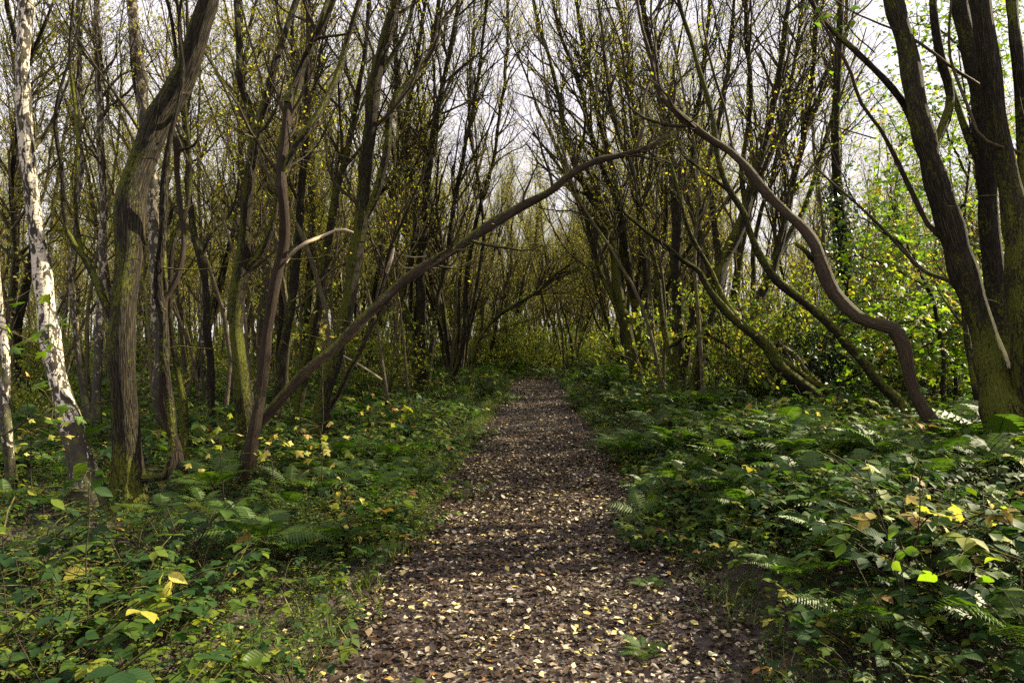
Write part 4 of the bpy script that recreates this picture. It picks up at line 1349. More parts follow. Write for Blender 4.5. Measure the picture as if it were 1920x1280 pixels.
RNG = np.random.default_rng(77)
PATCHES = [
    ('bramble_undergrowth', 'low dark green bramble and nettle cover on both banks', bramble_mesh('bramble', 1, 'bramble', nst=6, lsize=0.068, nl=4), 1.0),
    ('bramble_undergrowth', 'low dark green bramble and nettle cover on both banks', bramble_mesh('bramble', 2, 'bramble', nst=7, lsize=0.060, nl=4), 1.0),
    ('bramble_undergrowth', 'low dark green bramble and nettle cover on both banks', bramble_mesh('bramble', 3, 'bramble', nst=6, H=0.46, lsize=0.078, nl=4), 0.9),
    ('herb_undergrowth', 'bright green leafy weeds between the brambles', herb_mesh('herb', 4, 'herb'), 0.8),
    ('herb_undergrowth', 'bright green leafy weeds between the brambles', herb_mesh('herb', 5, 'herb', H=0.50, lsize=0.040, n=9), 0.75),
]
NEAR = 5.4
cand = []
for (a0, b0, dens, sc) in ((1.6, 8, 34, 0.95), (8, 16, 16, 1.08), (16, 30, 9.5, 1.3), (30, 60, 3.2, 1.9)):
    n = int(0.86 * (b0 * b0 - a0 * a0) * dens)
    y = np.sqrt(RNG.uniform(a0 * a0, b0 * b0, n))
    x = RNG.uniform(-0.86, 0.86, n) * y
    cand.append(np.stack([x, y, np.full(n, sc)], 1))
y = np.sqrt(RNG.uniform(1.8 ** 2, 8.5 ** 2, 520))
x = path_c(y) - RNG.uniform(0.95, 2.6, 520)
cand.append(np.stack([x, y, np.full(520, 0.9)], 1))
y = np.sqrt(RNG.uniform(2.2 ** 2, 10 ** 2, 320))
x = path_c(y) + RNG.uniform(0.98, 2.3, 320)
cand.append(np.stack([x, y, np.full(320, 0.9)], 1))
cand = np.concatenate(cand)
dist = np.abs(cand[:, 0] - path_c(cand[:, 1]))
edge = 0.90 + 0.16 * np.sin(cand[:, 1] * 1.7 + (cand[:, 0] > 0) * 2) + 0.10 * np.sin(cand[:, 1] * 4.3)
edge = np.where(cand[:, 1] > 29.0, -1, edge)
pr = np.clip((dist - edge) / 0.35 + 0.2, 0, 1)
pr = np.where(dist < edge - 0.02, 0, pr)
bare = np.sin(cand[:, 0] * 1.9 + 1) * np.sin(cand[:, 1] * 1.3 + cand[:, 0]) + 0.5 * np.sin(cand[:, 0] * 4.1 + cand[:, 1] * 3.3)
pr = pr * np.where((bare < -1.1) & (cand[:, 1] > 9), 0.5, 1.0)
cand = cand[RNG.random(len(cand)) < pr]
dist = np.abs(cand[:, 0] - path_c(cand[:, 1]))
hs = (0.92 + 0.26 * np.sin(cand[:, 0] * 2.3 + 1.7) * np.sin(cand[:, 1] * 1.9) + 0.16 * np.sin(cand[:, 0] * 5.1) * np.sin(cand[:, 1] * 4.3 + 1)) * cand[:, 2] * RNG.uniform(0.6, 1.25, len(cand)) * np.clip(0.70 + (dist - 1.0) * 0.45, 0.62, 1.15)
hs = hs * np.where((cand[:, 0] < -1.7) & (cand[:, 0] > -5.2) & (cand[:, 1] > 4.4) & (cand[:, 1] < 7.6), 0.62, 1.0)
kindv = RNG.random(len(cand)) + 0.25 * np.sin(cand[:, 0] * 0.9) * np.cos(cand[:, 1] * 0.6) + 0.22 * (dist < 1.7) + 0.12 * (cand[:, 0] < 0)
kind_i = np.where(kindv < 0.74, RNG.integers(0, 3, len(cand)), 3 + RNG.integers(0, 2, len(cand)))
rot = np.stack([RNG.normal(size=len(cand)) * 0.12, RNG.normal(size=len(cand)) * 0.12, RNG.uniform(0, 6.28, len(cand))], 1)
gzs = ground_z(cand[:, 0], cand[:, 1])
isnear = (cand[:, 1] < NEAR)
near_idx = np.where(isnear & (kind_i < 3) & (np.abs(cand[:, 0]) < 0.80 * cand[:, 1]))[0]
near_idx = near_idx[np.argsort(cand[near_idx, 1])][:280]
is_obj = np.zeros(len(cand), bool)
is_obj[near_idx] = True
for i, (nm, lb, me, s0) in enumerate(PATCHES):
    sel = (kind_i == i) & ~is_obj
    scatter(nm, lb, me, np.stack([cand[sel, 0], cand[sel, 1], gzs[sel]], 1), rot[sel], hs[sel] * s0)

# nearest bramble plants, each a plant with its own leaves
leafmeshes = []
for k in range(4):
    a_ = Acc()
    RNG = np.random.default_rng(500 + k)
    compound_leaf(a_, np.zeros(3), np.array([1.0, 0, 0]), np.array([0, 0, 1.0]), 1.0, RNG.random(), 0, 3)
    leafmeshes.append(a_.mesh('bramble_leaf', [M['bramble']]))
from mathutils import Matrix
plant_protos = []
for k in range(5):
    st_, lv = bramble_parts(40 + k, nst=5, H=0.36 + 0.02 * k, lsize=0.070, nl=2)
    root = empty('bramble_plant')
    a_ = Acc()
    P = np.array(st_)
    a_.tubes(P, np.full(P.shape[:2], 0.0032), 4, 0, cap=False)
    a_.build('stem', M['twig'], root)
    for q, (p, X, Z, s_, r_) in enumerate(lv):
        X = X / np.linalg.norm(X)
        Z = Z - Z.dot(X) * X
        Z /= np.linalg.norm(Z)
        Y = np.cross(Z, X)
        lf = link('leaf', leafmeshes[(q + k) % 4], root)
        m4 = Matrix(((X[0] * s_, Y[0] * s_, Z[0] * s_, p[0]), (X[1] * s_, Y[1] * s_, Z[1] * s_, p[1]), (X[2] * s_, Y[2] * s_, Z[2] * s_, p[2]), (0, 0, 0, 1)))
        lf.matrix_local = m4
    plant_protos.append(root)
for c, i in enumerate(near_idx):
    o = plant_protos[c] if c < 5 else copy_tree(plant_protos[c % 5])
    o.location = (cand[i, 0], cand[i, 1], gzs[i])
    o.rotation_euler = tuple(float(v) for v in rot[i])
    s_ = float(hs[i])
    o.scale = (s_, s_, s_)
    sd_ = 'left' if cand[i, 0] < 0 else 'right'
    tag(o, 'low dark green bramble among many alike on the near %s bank' % sd_, 'bramble', 'near brambles on the %s bank' % sd_)

# ferns
RNG = np.random.default_rng(88)
fronds = [frond_mesh('fern_frond', 60 + k, 0.5, n_, w_) for k, (n_, w_) in enumerate(((20, 0.30), (22, 0.26), (18, 0.34)))]
FERNS = [  # px, py, depth, size, label
    (500, 1010, 4.5, 1.05, 'bright green fern with long arching fronds left of the path, before the reddish trunk'),
    (735, 745, 14.0, 1.5, 'tall fern at the left verge beside the straight clump of trunks'),
    (690, 760, 12.0, 1.3, 'fern half hidden in weeds behind the tall verge fern'),
    (1222, 1095, 4.45, 0.36, 'small flat fern at the right edge of the leafy path'),
    (1205, 1245, 3.55, 0.34, 'tiny pale green fern growing on the near right of the path'),
    (1590, 1160, 3.35, 0.95, 'dark fern with broad fronds at the near right, closest to the path bend of leaves'),
    (1480, 1090, 3.9, 0.75, 'mid green fern by the right path edge, above the tiny pale fern'),
    (1560, 1050, 4.2, 0.95, 'fern with upright fronds in the middle of the right bank brambles'),
    (1400, 985, 5.2, 0.9, 'low spreading fern on the right verge, right of the path middle'),
    (1480, 900, 7.0, 1.1, 'fern on the right bank below the bright mossy sloping stem'),
    (1640, 890, 6.2, 1.15, 'fern in front of the foot of the elbowed brown trunk'),
    (1740, 860, 5.8, 1.2, 'large fern between the elbowed trunk and the massive twin trunk'),
    (1860, 800, 5.6, 1.1, 'fern leaning out at the foot of the massive twin trunk'),
    (1880, 1180, 3.0, 1.0, 'bright fern at the right edge of the view, close to the lens'),
    (1150, 705, 17.0, 1.4, 'fern on the right verge below the broad mossy clump'),
    (400, 930, 6.2, 0.9, 'small fern behind the foot of the reddish elbowed dead stem'),
    (1300, 930, 6.4, 0.7, 'low fern tucked into the right verge of the narrowing path'),
]
for px, py, d, s_, lb in FERNS:
    p = PX(px, py, d)
    root = empty('fern', (p[0], d, gz(p[0], d) + (0.02 if s_ < 0.5 else 0.20)), rnd.uniform(0, 6.28))
    tag(root, lb, 'fern', 'ferns beside the path')
    nf = rnd.randint(6, 9)
    for k in range(nf):
        f = link('frond', fronds[rnd.randrange(3)], root)
        f.rotation_euler = (rnd.uniform(-.2, .2), rnd.uniform(-0.55, 0.05), k * 6.28 / nf + rnd.uniform(-.3, .3))
        q = s_ * rnd.uniform(0.68, 1.08)
        f.scale = (q, q, q)
    if py > 1050 and s_ < 0.5:
        root.scale = (1, 1, 0.55)
frond_s = frond_mesh('fern_frond', 66, 0.5, 14, 0.30, 2)
# a mass of smaller ferns woven through the brambles
a_ = Acc()
fm = bpy.data.meshes.new("tmp")
co = np.zeros(len(frond_s.vertices) * 3)
frond_s.vertices.foreach_get("co", co)
co = co.reshape(-1, 3)
fq = np.array([list(p_.vertices) + ([-1] if len(p_.vertices) == 3 else []) for p_ in frond_s.polygons], int)
for k in range(6):
    an = k * 1.047 + RNG.uniform(-.3, .3)
    el = RNG.uniform(-0.5, 0.0)
    c, s1 = math.cos(an), math.sin(an)
    v = co.copy()
    v = np.stack([v[:, 0] * math.cos(el) + v[:, 2] * math.sin(el), v[:, 1], -v[:, 0] * math.sin(el) + v[:, 2] * math.cos(el)], 1)
    v = np.stack([v[:, 0] * c - v[:, 1] * s1, v[:, 0] * s1 + v[:, 1] * c, v[:, 2]], 1)
    a_.add(v * RNG.uniform(.7, 1.1), fq[:, :4], 0, None, RNG.random() * 0.6)
fernm = a_.mesh('small_fern', [M['fern']])
bpy.data.meshes.remove(fm)
sel = RNG.random(len(cand)) < np.where(cand[:, 0] > 0, 0.10, 0.045)
sel &= cand[:, 1] > 4.5
scatter('fern_undergrowth', 'small ferns woven through the brambles', fernm, np.stack([cand[sel, 0], cand[sel, 1], gzs[sel] + 0.17], 1), rot[sel], hs[sel] * 1.15)

# grass blades along the verges
def blades_mesh(seed, n=26):
    rg = np.random.default_rng(seed)
    a_ = Acc()
    b0 = rg.normal(size=(n, 3)) * 0.05
    b0[:, 2] = -0.01
    P, rr = grow(b0, rand_dirs(n, 1.6), rg.uniform(0.08, 0.24, n), np.full(n, 0.0028), 5, 0.12, -0.10, 0.1)
    V = []
    for q in range(n):
        sd_ = np.cross(P[q, 1] - P[q, 0], [0, 0, 1.0])
        sd_ = sd_ / max(np.linalg.norm(sd_), 1e-6)
        w = rr[q][:, None] * sd_[None] * 1.3
        v = np.concatenate([P[q] + w, P[q] - w])
        F = np.array([(i, i + 1, i + 6, i + 5) for i in range(4)])
        a_.add(v, F, 0, None, rg.random())
    return a_.mesh('grass_blades', [M['grass']])


n = 1500
y = np.sqrt(RNG.uniform(2.4 ** 2, 26 ** 2, n))
side = np.where(RNG.random(n) < 0.5, -1, 1)
x = path_c(y) + side * (1.02 + np.abs(RNG.normal(size=n)) * 0.28)
scatter('verge_grass', 'thin grass tufts along both path edges', blades_mesh(5), np.stack([x, y, ground_z(x, y)], 1),
        np.stack([np.zeros(n), np.zeros(n), RNG.uniform(0, 6.28, n)], 1), RNG.uniform(0.5, 1.2, n))

# dead stalks and bare sticks standing in the undergrowth
st = Acc()
n = 520
y = np.sqrt(RNG.uniform(2.6 ** 2, 16 ** 2, n))
x = RNG.uniform(-0.82, 0.82, n) * y
ok = np.abs(x - path_c(y)) > 1.3
x, y = x[ok], y[ok]
P, rr = grow(np.stack([x, y, ground_z(x, y) - 0.02], 1), rand_dirs(len(x), 1.4), RNG.uniform(0.25, 1.0, len(x)), RNG.uniform(0.0015, 0.004, len(x)), 7, 0.13, 0.02)
st.tubes(P, rr, 4, 0, cap=False)
tag(st.build('dead_stalks', M['dead'], None, 'stuff'), 'thin dead stalks standing in the undergrowth')

# ------------------------------------------------------------------ leaf litter
RNG = np.random.default_rng(123)


def litter(n, y0, y1, halfw, size, mat, name, label, lift=0.008, tilt=0.28, spread=None, lc=None):
    y = np.sqrt(RNG.uniform(y0 ** 2, y1 ** 2, n))
    t = RNG.uniform(-1, 1, n)
    x = path_c(y) + (t * halfw if spread is None else RNG.normal(size=n) * spread)
    an = RNG.uniform(0, 6.28, n)
    X = np.stack([np.cos(an), np.sin(an), RNG.normal(size=n) * tilt], 1)
    Z = np.stack([RNG.normal(size=n) * tilt, RNG.normal(size=n) * tilt, np.ones(n)], 1)
    zz = ground_z(x, y) + 0.012 + RNG.uniform(0, lift, n)
    lcv = RNG.random(n)
    drift = np.sin(x * 3.1 + y * 1.7) * np.sin(y * 2.3 - x) + 0.7 * np.sin(x * 7.3 + 2) * np.sin(y * 5.9 + x * 2) + 0.5 * np.sin(x * 13 + y * 3) * np.sin(y * 11)
    lcv = np.where((lcv > 0.80) & (drift < 0) & (RNG.random(n) < 0.55), lcv * 0.7, lcv)
    a_ = Acc()
    k = n // 3
    tp = tmpl([(0, 0, 0.0), (0.3, 0.30, 0.07), (0.72, 0.24, 0.05), (1, 0, 0.06), (0.72, -0.24, 0.10), (0.3, -0.30, 0.03), (0.5, 0.0, -0.02)],
              [(0, 6, 1), (1, 6, 2), (2, 6, 3), (3, 6, 4), (4, 6, 5), (5, 6, 0)])
    tq = tmpl([(0, 0, 0), (0.5, 0.33, 0.12), (1, 0, 0.0), (0.5, -0.33, 0.10)], [(0, 1, 3), (1, 2, 3)])
    for tt, sl in ((tp, slice(0, k)), (tq, slice(k, n))):
        a_.leaves(tt, np.stack([x, y, zz], 1)[sl], X[sl], Z[sl], (size * RNG.uniform(0.3, 1.3, n))[sl], 0, lcv[sl])
    o = a_.build(name, mat, None, 'stuff')
    tag(o, label)
    return o


litter(50000, 2.0, 9.5, 1.15, 0.042, M['litter'], 'leaf_litter', 'brown and pale fallen leaves covering the near path', 0.012)
litter(52000, 9.5, 29.5, 1.12, 0.054, M['litter'], 'leaf_litter', 'brown and pale fallen leaves covering the far path', 0.014)
litter(30000, 2.0, 12, 1.0, 0.05, M['litter'], 'leaf_litter', 'fallen leaves lying under the plants at the verges', 0.03, spread=1.9)

n = 300
y = 2.75 + 4.2 * RNG.random(n) ** 1.25
x = path_c(y) + RNG.uniform(-1.15, 1.15, n)
keep_me = []
for k in range(6):
    a_ = Acc()
    v, f = L_OVATE
    v = v.copy()
    v[:, 2] = 0.10 * np.sin(v[:, 0] * 3 + k) + (0.10 + 0.22 * RNG.random()) * np.abs(v[:, 1]) * RNG.choice([-1, 1]) + 0.1
    v[:, 1] *= RNG.uniform(0.75, 1.05)
    a_.leaves((v, f), np.zeros((1, 3)), np.array([[1.0, 0, 0]]), np.array([[0, 0, 1.0]]), 1.0, 0, np.array([k / 6.0]))
    keep_me.append(a_.mesh('fallen_leaf', [M['palelitter']]))
for k in range(n):
    o = link('fallen_leaf', keep_me[k % 6])
    s_ = rnd.uniform(0.026, 0.060)
    o.location = (x[k], y[k], gz(x[k], y[k]) + 0.019)
    o.rotation_euler = (rnd.gauss(0, 0.22), rnd.gauss(0, 0.22), rnd.uniform(0, 6.28))
    o.scale = (s_, s_, s_)
    tag(o, 'pale fallen leaf lying on the dark leaf mould of the near path', 'leaf', 'pale fallen leaves on the near path')

# broken twigs lying in the litter
tw = Acc()
n = 260
y = np.sqrt(RNG.uniform(2.4 ** 2, 15 ** 2, n))
x = path_c(y) + RNG.normal(size=n) * 0.9
an = RNG.uniform(0, 6.28, n)
P, rr = grow(np.stack([x, y, ground_z(x, y) + 0.03], 1), np.stack([np.cos(an), np.sin(an), np.zeros(n)], 1), RNG.uniform(0.05, 0.38, n), RNG.uniform(0.0015, 0.005, n), 6, 0.16, 0.0)
P[:, :, 2] = ground_z(P[:, :, 0], P[:, :, 1]) + 0.022 + RNG.random(n)[:, None] * 0.01
tw.tubes(P, rr, 4, 0, cap=False)
tag(tw.build('broken_twigs', M['brown'], None, 'stuff'), 'small broken twigs lying in the leaf litter')

# ------------------------------------------------------------------ seedlings and sprays with leaves one can pick out
def leaf_me(kind, mat, seed):
    a_ = Acc()
    a_.leaves(L_MAPLE if kind == 'maple' else L_OVATE, np.zeros((1, 3)), np.array([[1.0, 0, 0]]), np.array([[0, 0, 1.0]]), 1.0, 0, np.array([(seed * 0.37) % 1]))
    return a_.mesh('leaf', [M[mat]])


LM = {}


def spray(name, label, cat, foot, tip, d, cx, cy, sx, sy, n, lpx, kind, mat, ground=True, group=None, bend=0.0):
    """thin stem from foot to tip (pixels) with n leaves spread round (cx, cy)"""
    A, B = PX(foot[0], foot[1], d), PX(tip[0], tip[1], d + 0.1)
    if ground:
        A[2] = gz(A[0], A[1]) - 0.03
    root = empty(name, tuple(A))
    tag(root, label, cat, group)
    t = np.linspace(0, 1, 9)[:, None]
    P = (B - A) * t + np.array([bend, 0, 0]) * np.sin(t * 3.14) + RNG.normal(size=(9, 3)) * 0.006
    r0 = 0.0035 + 0.0006 * d
    a_ = Acc()
    a_.tubes(P[None], np.linspace(r0, r0 * 0.4, 9)[None], 5, 0, cap=False)
    a_.build('stem', M['twig'], root)
    tw = Acc()
    for k in range(int(n * 1.25)):
        q = PX(cx + rnd.gauss(0, sx), cy + rnd.gauss(0, sy), d + rnd.uniform(-0.12, 0.12) * (1 + d * 0.1)) - A
        key = (kind, mat, rnd.randrange(5))
        if key not in LM:
            LM[key] = leaf_me(*key)
        lf = link('leaf', LM[key], root)
        s_ = lpx / FPX * d * rnd.uniform(0.42, 0.92)
        lf.scale = (s_, s_ * rnd.uniform(0.7, 1.05), s_ * rnd.uniform(0.6, 2.2))
        lf.location = tuple(q)
        az = rnd.uniform(0, 6.28)
        lf.rotation_euler = (rnd.gauss(0.5, 0.5), rnd.uniform(-0.1, 0.9), az)
        i = int(np.argmin(np.linalg.norm(P - q, axis=1)))
        mid = (P[i] + q) / 2 + np.array([0, 0, 0.02])
        tw.tubes(np.stack([P[i], mid, q])[None], np.full((1, 3), 0.0014 + 0.0002 * d), 3, 0, cap=False)
    tw.build('leaf_stalks', M['twig'], root, 'stuff')
    return root


SP = [
    ('seedling', 'four pale yellow leaves on a thin stalk in the lower left brambles', 'seedling', (302, 1190), (330, 1085), 3.2, 325, 1100, 14, 18, 4, 44, 'ovate', 'yellow'),
    ('oak_twig', 'green leafy twig reaching in from the left edge across the white birch', 'twig', (-40, 600), (130, 660), 2.9, 60, 620, 50, 38, 13, 48, 'maple', 'maple', False),
    ('oak_twig', 'yellow green leafy twig low at the left edge before the birch foot', 'twig', (-30, 830), (120, 760), 2.9, 90, 770, 32, 24, 6, 44, 'maple', 'maple', False),
    ('hazel_seedling', 'sapling with round dark green leaves before the birch foot', 'seedling', (160, 1010), (170, 880), 3.4, 150, 905, 42, 25, 8, 42, 'ovate', 'bramble'),
    ('seedling', 'bright yellow leaf cluster standing left of the reddish trunk foot', 'seedling', (420, 960), (410, 800), 6.2, 400, 830, 30, 34, 12, 24, 'maple', 'yellow'),
    ('seedling', 'bright yellow leaf cluster between reddish trunk and the path', 'seedling', (610, 930), (600, 800), 6.3, 600, 830, 34, 22, 16, 25, 'maple', 'yellow'),
    ('seedling', 'yellow green lobed leaves spreading at the foot of the leaning trunk', 'seedling', (520, 930), (505, 820), 6.0, 510, 835, 28, 12, 8, 28, 'maple', 'yellow'),
    ('seedling', 'orange yellow leaves on a tall thin stem before the mossy pair of trunks', 'seedling', (604, 860), (606, 600), 8.0, 608, 620, 20, 22, 14, 17, 'maple', 'yellow'),
    ('seedling', 'small yellow cluster at the left verge by the tall fern', 'seedling', (705, 850), (702, 770), 8.6, 702, 785, 22, 18, 14, 17, 'maple', 'yellow'),
    ('seedling', 'yellow leaves scattered among brambles on the left, nearest the path middle', 'seedling', (655, 1010), (650, 930), 4.8, 650, 960, 30, 30, 10, 22, 'ovate', 'yellow'),
    ('seedling', 'pair of long yellow green leaves drooping low beside the near left path edge', 'seedling', (500, 1270), (490, 1190), 3.0, 490, 1205, 20, 22, 5, 48, 'ovate', 'herb'),
    ('seedling', 'ragged yellow leaves close to the bottom left corner', 'seedling', (135, 1290), (135, 1220), 2.9, 140, 1235, 22, 18, 4, 48, 'ovate', 'yellow'),
    ('maple_seedling', 'single orange yellow maple leaf held out on a long stalk over the right bank', 'seedling', (1725, 1060), (1625, 872), 3.3, 1618, 872, 9, 4, 2, 55, 'maple', 'yellow'),
    ('maple_seedling', 'dark upright stem with orange and yellow maple leaves on the near right bank', 'seedling', (1712, 1090), (1726, 860), 3.5, 1740, 985, 60, 32, 16, 38, 'maple', 'yellow'),
    ('maple_seedling', 'orange maple leaves near the right edge above the bright green leaves', 'seedling', (1850, 1080), (1850, 945), 3.4, 1842, 960, 34, 14, 7, 42, 'maple', 'yellow'),
    ('maple_seedling', 'large bright green leaves glowing at the lower right', 'seedling', (1830, 1150), (1815, 1040), 3.0, 1810, 1062, 30, 22, 6, 56, 'ovate', 'maple'),
    ('seedling', 'bright green backlit leaf pair left of the large glowing leaves', 'seedling', (1700, 1130), (1690, 1030), 3.1, 1690, 1050, 22, 22, 5, 54, 'ovate', 'maple'),
    ('seedling', 'yellow green cluster on the right bank nearest the path', 'seedling', (1400, 880), (1395, 800), 7.6, 1405, 825, 24, 22, 18, 18, 'maple', 'yellow'),
    ('seedling', 'yellow green cluster under the twin mossy foot on the right bank', 'seedling', (1552, 880), (1545, 770), 7.4, 1552, 815, 16, 34, 18, 19, 'maple', 'yellow'),
    ('seedling', 'small yellow leaves in the brambles right of the path middle', 'seedling', (1330, 960), (1325, 900), 6.0, 1335, 920, 36, 22, 9, 16, 'ovate', 'yellow'),
    ('seedling', 'yellow leaves in the verge beside the far right path edge', 'seedling', (1160, 790), (1160, 735), 14.0, 1165, 752, 30, 12, 14, 13, 'ovate', 'yellow'),
    ('seedling', 'yellow green leaves on a slim stem between dark trunks right of the path', 'seedling', (1392, 720), (1390, 480), 9.5, 1392, 530, 30, 55, 34, 15, 'maple', 'yellow'),
    ('leafy_twig', 'big yellow green leaves hanging at the top right of the view', 'twig', (1640, 100), (1530, -10), 6.2, 1565, 35, 36, 22, 14, 27, 'ovate', 'maple', False),
    ('leafy_twig', 'sparse yellow leaves on a bare twig against the sky at upper right', 'twig', (1640, 260), (1420, 190), 6.9, 1470, 215, 34, 26, 14, 16, 'ovate', 'yellow', False),
    ('seedling', 'yellow leaf cluster low between the birches at the far left', 'seedling', (60, 900), (55, 780), 5.6, 60, 800, 36, 44, 14, 20, 'maple', 'yellow'),
    ('hawthorn_spray', 'orange yellow leaf mass glowing at the left edge behind the white birch', 'bush', (20, 900), (15, 420), 11.0, 20, 500, 45, 70, 60, 12, 'maple', 'yellow'),
    ('seedling', 'yellow leaf cluster behind the mossy forked trunk', 'seedling', (490, 800), (486, 540), 11.0, 488, 545, 16, 34, 26, 13, 'maple', 'yellow'),
]
for s_ in SP:
    spray(*s_)


# sycamores glowing behind the trunks on the right
def sycamore(label, foot, d, boughs, n_parts, n_rest, lsz=0.135, sprd=0.16, mat='maple'):
    A = PX(foot[0], foot[1], d)
    A[2] = gz(A[0], A[1]) - 0.05
    root = empty('sycamore_tree', tuple(A))
    tag(root, label, 'tree', 'young sycamores behind the trunks on the right')
    allp = []
    for k, b_ in enumerate(boughs):
        P = np.array([PX(x, y, d + dd) for x, y, dd in b_]) - A
        if k == 0:
            P = np.vstack([[0, 0, 0], P])
        w = np.linspace(0.035 if k == 0 else 0.02, 0.006, len(P))
        Q, rr = resample(P, w, 24)
        Q = Q + RNG.normal(size=Q.shape) * 0.012
        a_ = Acc()
        a_.tubes(Q, rr, 7, 0, lump=0.04, seed=k)
        a_.build('trunk' if k == 0 else 'bough', M['willow'], root)
        allp.append((Q, rr))
    tw = Acc()
    tips = []
    for Q, rr in allp:
        s, dr, r, t = children_of(Q[None], rr[None], 16, 0.25, 1.0, R(60))
        P1, R1 = grow(s, dr, RNG.uniform(0.25, 0.8, len(s)), np.full(len(s), 0.006), 6, 0.2, 0.0)
        tw.tubes(P1, R1, 3, 0, cap=False)
        tips.append(P1)
    T = np.concatenate(tips)
    tot = n_parts + n_rest
    k = RNG.integers(0, len(T), tot)
    j = RNG.integers(2, 6, tot)
    pos = T[k, j] + RNG.normal(size=(tot, 3)) * sprd
    az = RNG.uniform(0, 6.28, tot)
    X = np.stack([np.cos(az), np.sin(az), RNG.uniform(-1.0, 0.0, tot)], 1)
    Z = np.stack([RNG.normal(size=tot) * .45, RNG.normal(size=tot) * .45 - 0.35, np.ones(tot)], 1)
    sz = lsz * RNG.uniform(0.55, 1.2, tot)
    for q in range(n_parts):
        key = ('maple', mat, int(RNG.integers(0, 5)))
        if key not in LM:
            LM[key] = leaf_me(*key)
        x_ = X[q] / np.linalg.norm(X[q])
        z_ = Z[q] - Z[q].dot(x_) * x_
        z_ /= np.linalg.norm(z_)
        y_ = np.cross(z_, x_)
        lf = link('leaf', LM[key], root)
        s1 = sz[q]
        lf.matrix_local = Matrix(((x_[0] * s1, y_[0] * s1, z_[0] * s1, pos[q][0]), (x_[1] * s1, y_[1] * s1, z_[1] * s1, pos[q][1]), (x_[2] * s1, y_[2] * s1, z_[2] * s1, pos[q][2]), (0, 0, 0, 1)))
    tw.leaves(L_MAPLE, pos[n_parts:], X[n_parts:], Z[n_parts:], sz[n_parts:], 1)
    tw.build('crown', [M['twig'], M[mat]], root, 'stuff')


sycamore('young sycamore with bright yellow green leaves left of the massive twin trunk', (1770, 760), 9.6,
         [[(1765, 640, 0), (1740, 540, -.1), (1700, 470, -.2), (1650, 430, -.3), (1620, 410, -.3)],
          [(1755, 600, 0), (1700, 570, .2), (1650, 560, .3), (1600, 570, .3)],
          [(1745, 550, 0), (1720, 500, .3), (1680, 400, .4), (1660, 350, .5)],
          [(1760, 620, 0), (1720, 600, -.2), (1670, 610, -.3), (1610, 590, -.3)],
          [(1765, 640, 0), (1730, 650, -.2), (1690, 680, -.3), (1650, 670, -.3)],
          [(1765, 640, 0), (1800, 600, .3), (1820, 640, .4)], [(1740, 540, 0), (1670, 500, .8), (1600, 480, 1.2), (1560, 500, 1.4)], [(1740, 560, 0), (1700, 640, .8), (1620, 660, 1.2), (1560, 650, 1.4)]], 170, 1400)
sycamore('tall sycamore with yellow green foliage seen high between the big right trunks', (1790, 780), 10.5,
         [[(1790, 640, 0), (1800, 500, .1), (1810, 380, .2), (1820, 250, .3), (1800, 120, .3), (1790, 0, .4)],
          [(1800, 480, 0), (1770, 400, .3), (1730, 350, .5)],
          [(1815, 330, 0), (1780, 260, .3), (1760, 220, .3), (1720, 200, .3)],
          [(1815, 200, 0), (1850, 130, .3), (1890, 100, .3)],
          [(1805, 100, 0), (1770, 60, .2), (1700, 40, .3)],
          [(1800, 60, 0), (1850, 30, .2), (1900, 10, .3)], [(1800, 420, 0), (1730, 300, 1.2), (1680, 240, 1.6), (1620, 150, 1.8)], [(1810, 300, 0), (1880, 250, 1.), (1920, 330, 1.3)], [(1810, 380, 0), (1750, 440, 1.2), (1660, 430, 1.6), (1600, 400, 1.8)]], 130, 5600, 0.10, 0.36)
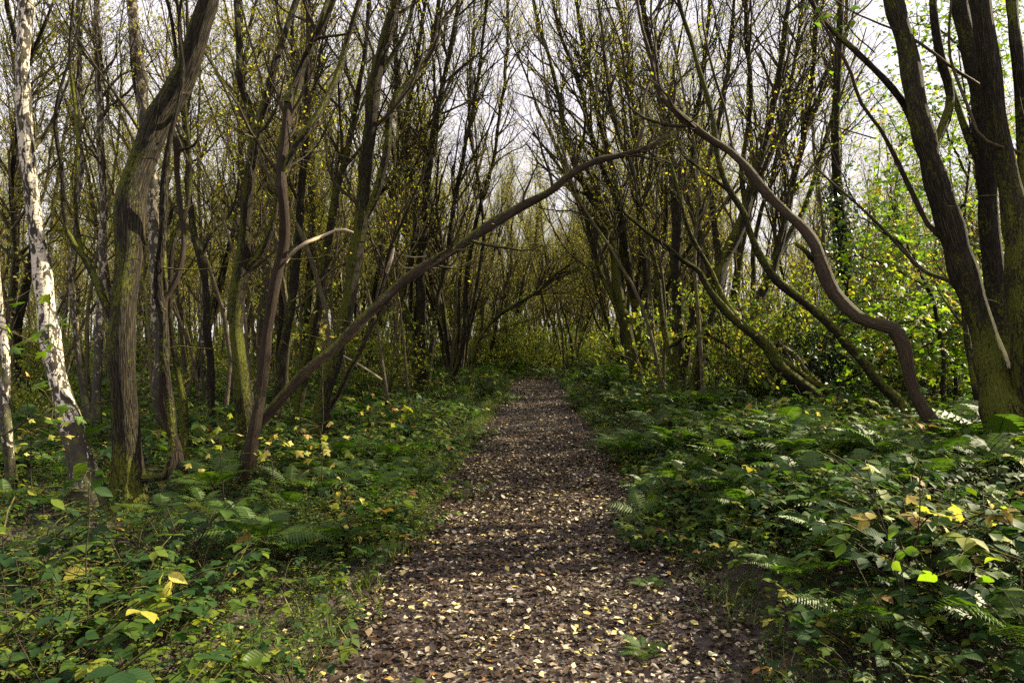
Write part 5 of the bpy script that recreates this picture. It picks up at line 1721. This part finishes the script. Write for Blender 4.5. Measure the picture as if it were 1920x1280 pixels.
sycamore('low sycamore bushing out with yellowing leaves around the slim dark stem', (1840, 770), 10.0,
         [[(1835, 720, 0), (1830, 620, .1), (1840, 520, .2)],
          [(1835, 650, 0), (1800, 600, .3), (1760, 600, .5)],
          [(1835, 690, 0), (1780, 680, .3), (1740, 660, .3)],
          [(1835, 600, 0), (1880, 560, .3), (1900, 520, .3)]], 60, 700)

# ivy covered trunk and the dark evergreen bush behind the mossy stems
RNG = np.random.default_rng(321)
A = PX(1585, 730, 12.5)
A[2] = gz(A[0], A[1]) - 0.05
root = empty('ivy_clad_tree', tuple(A))
tag(root, 'trunk wrapped in dark glossy ivy behind the bare elbowed trunk', 'tree')
P = np.array([PX(x, y, 12.5) for x, y in ((1588, 700), (1592, 600), (1588, 520), (1580, 440), (1572, 360), (1566, 260), (1570, 150), (1576, 20), (1580, -60))]) - A
Q, rr = resample(np.vstack([[0, 0, 0], P]), np.linspace(0.13, 0.05, 10), 40)
a_ = Acc()
a_.tubes(Q, rr, 12, 0, lump=0.05)
a_.build('trunk', M['willow'], root)
a_ = Acc()
crown(a_, Q[None], rr[None], 14, 1.7, 7, 0.8, 3, 0.3, 0.5, 0.05, t0=0.5)
a_.build('crown', TWIGLEAF, root, 'stuff')
a_ = Acc()
n = 3600
k = RNG.integers(4, 21, n)
pos = Q[k] + RNG.normal(size=(n, 3)) * np.array([0.24, 0.2, 0.12]) * (1 - 0.02 * (k - 4))[:, None]
a_.leaves(L_SMALL, pos, rand_dirs(n, -0.6), rand_dirs(n, 0.4), RNG.uniform(0.05, 0.085, n), 0)
a_.build('ivy', M['ivy'], root, 'stuff')
for (x, y, s_, lb) in ((5.9, 12.4, 1.25, 'dark evergreen bush with glossy leaves below the ivy clad trunk'), (5.0, 12.0, 0.9, 'low dark evergreen bush behind the bright mossy sloping stem'),
                       (7.3, 12.0, 1.15, 'dark evergreen bush right of the ivy clad trunk')):
    b_ = proto_bush(int(x * 10), 1.9, 12, 'ivy', 0.075, 4.5, 'evergreen_bush')
    b_.location = (x, y, gz(x, y))
    b_.scale = (s_, s_, s_)
    tag(b_, lb, 'bush')
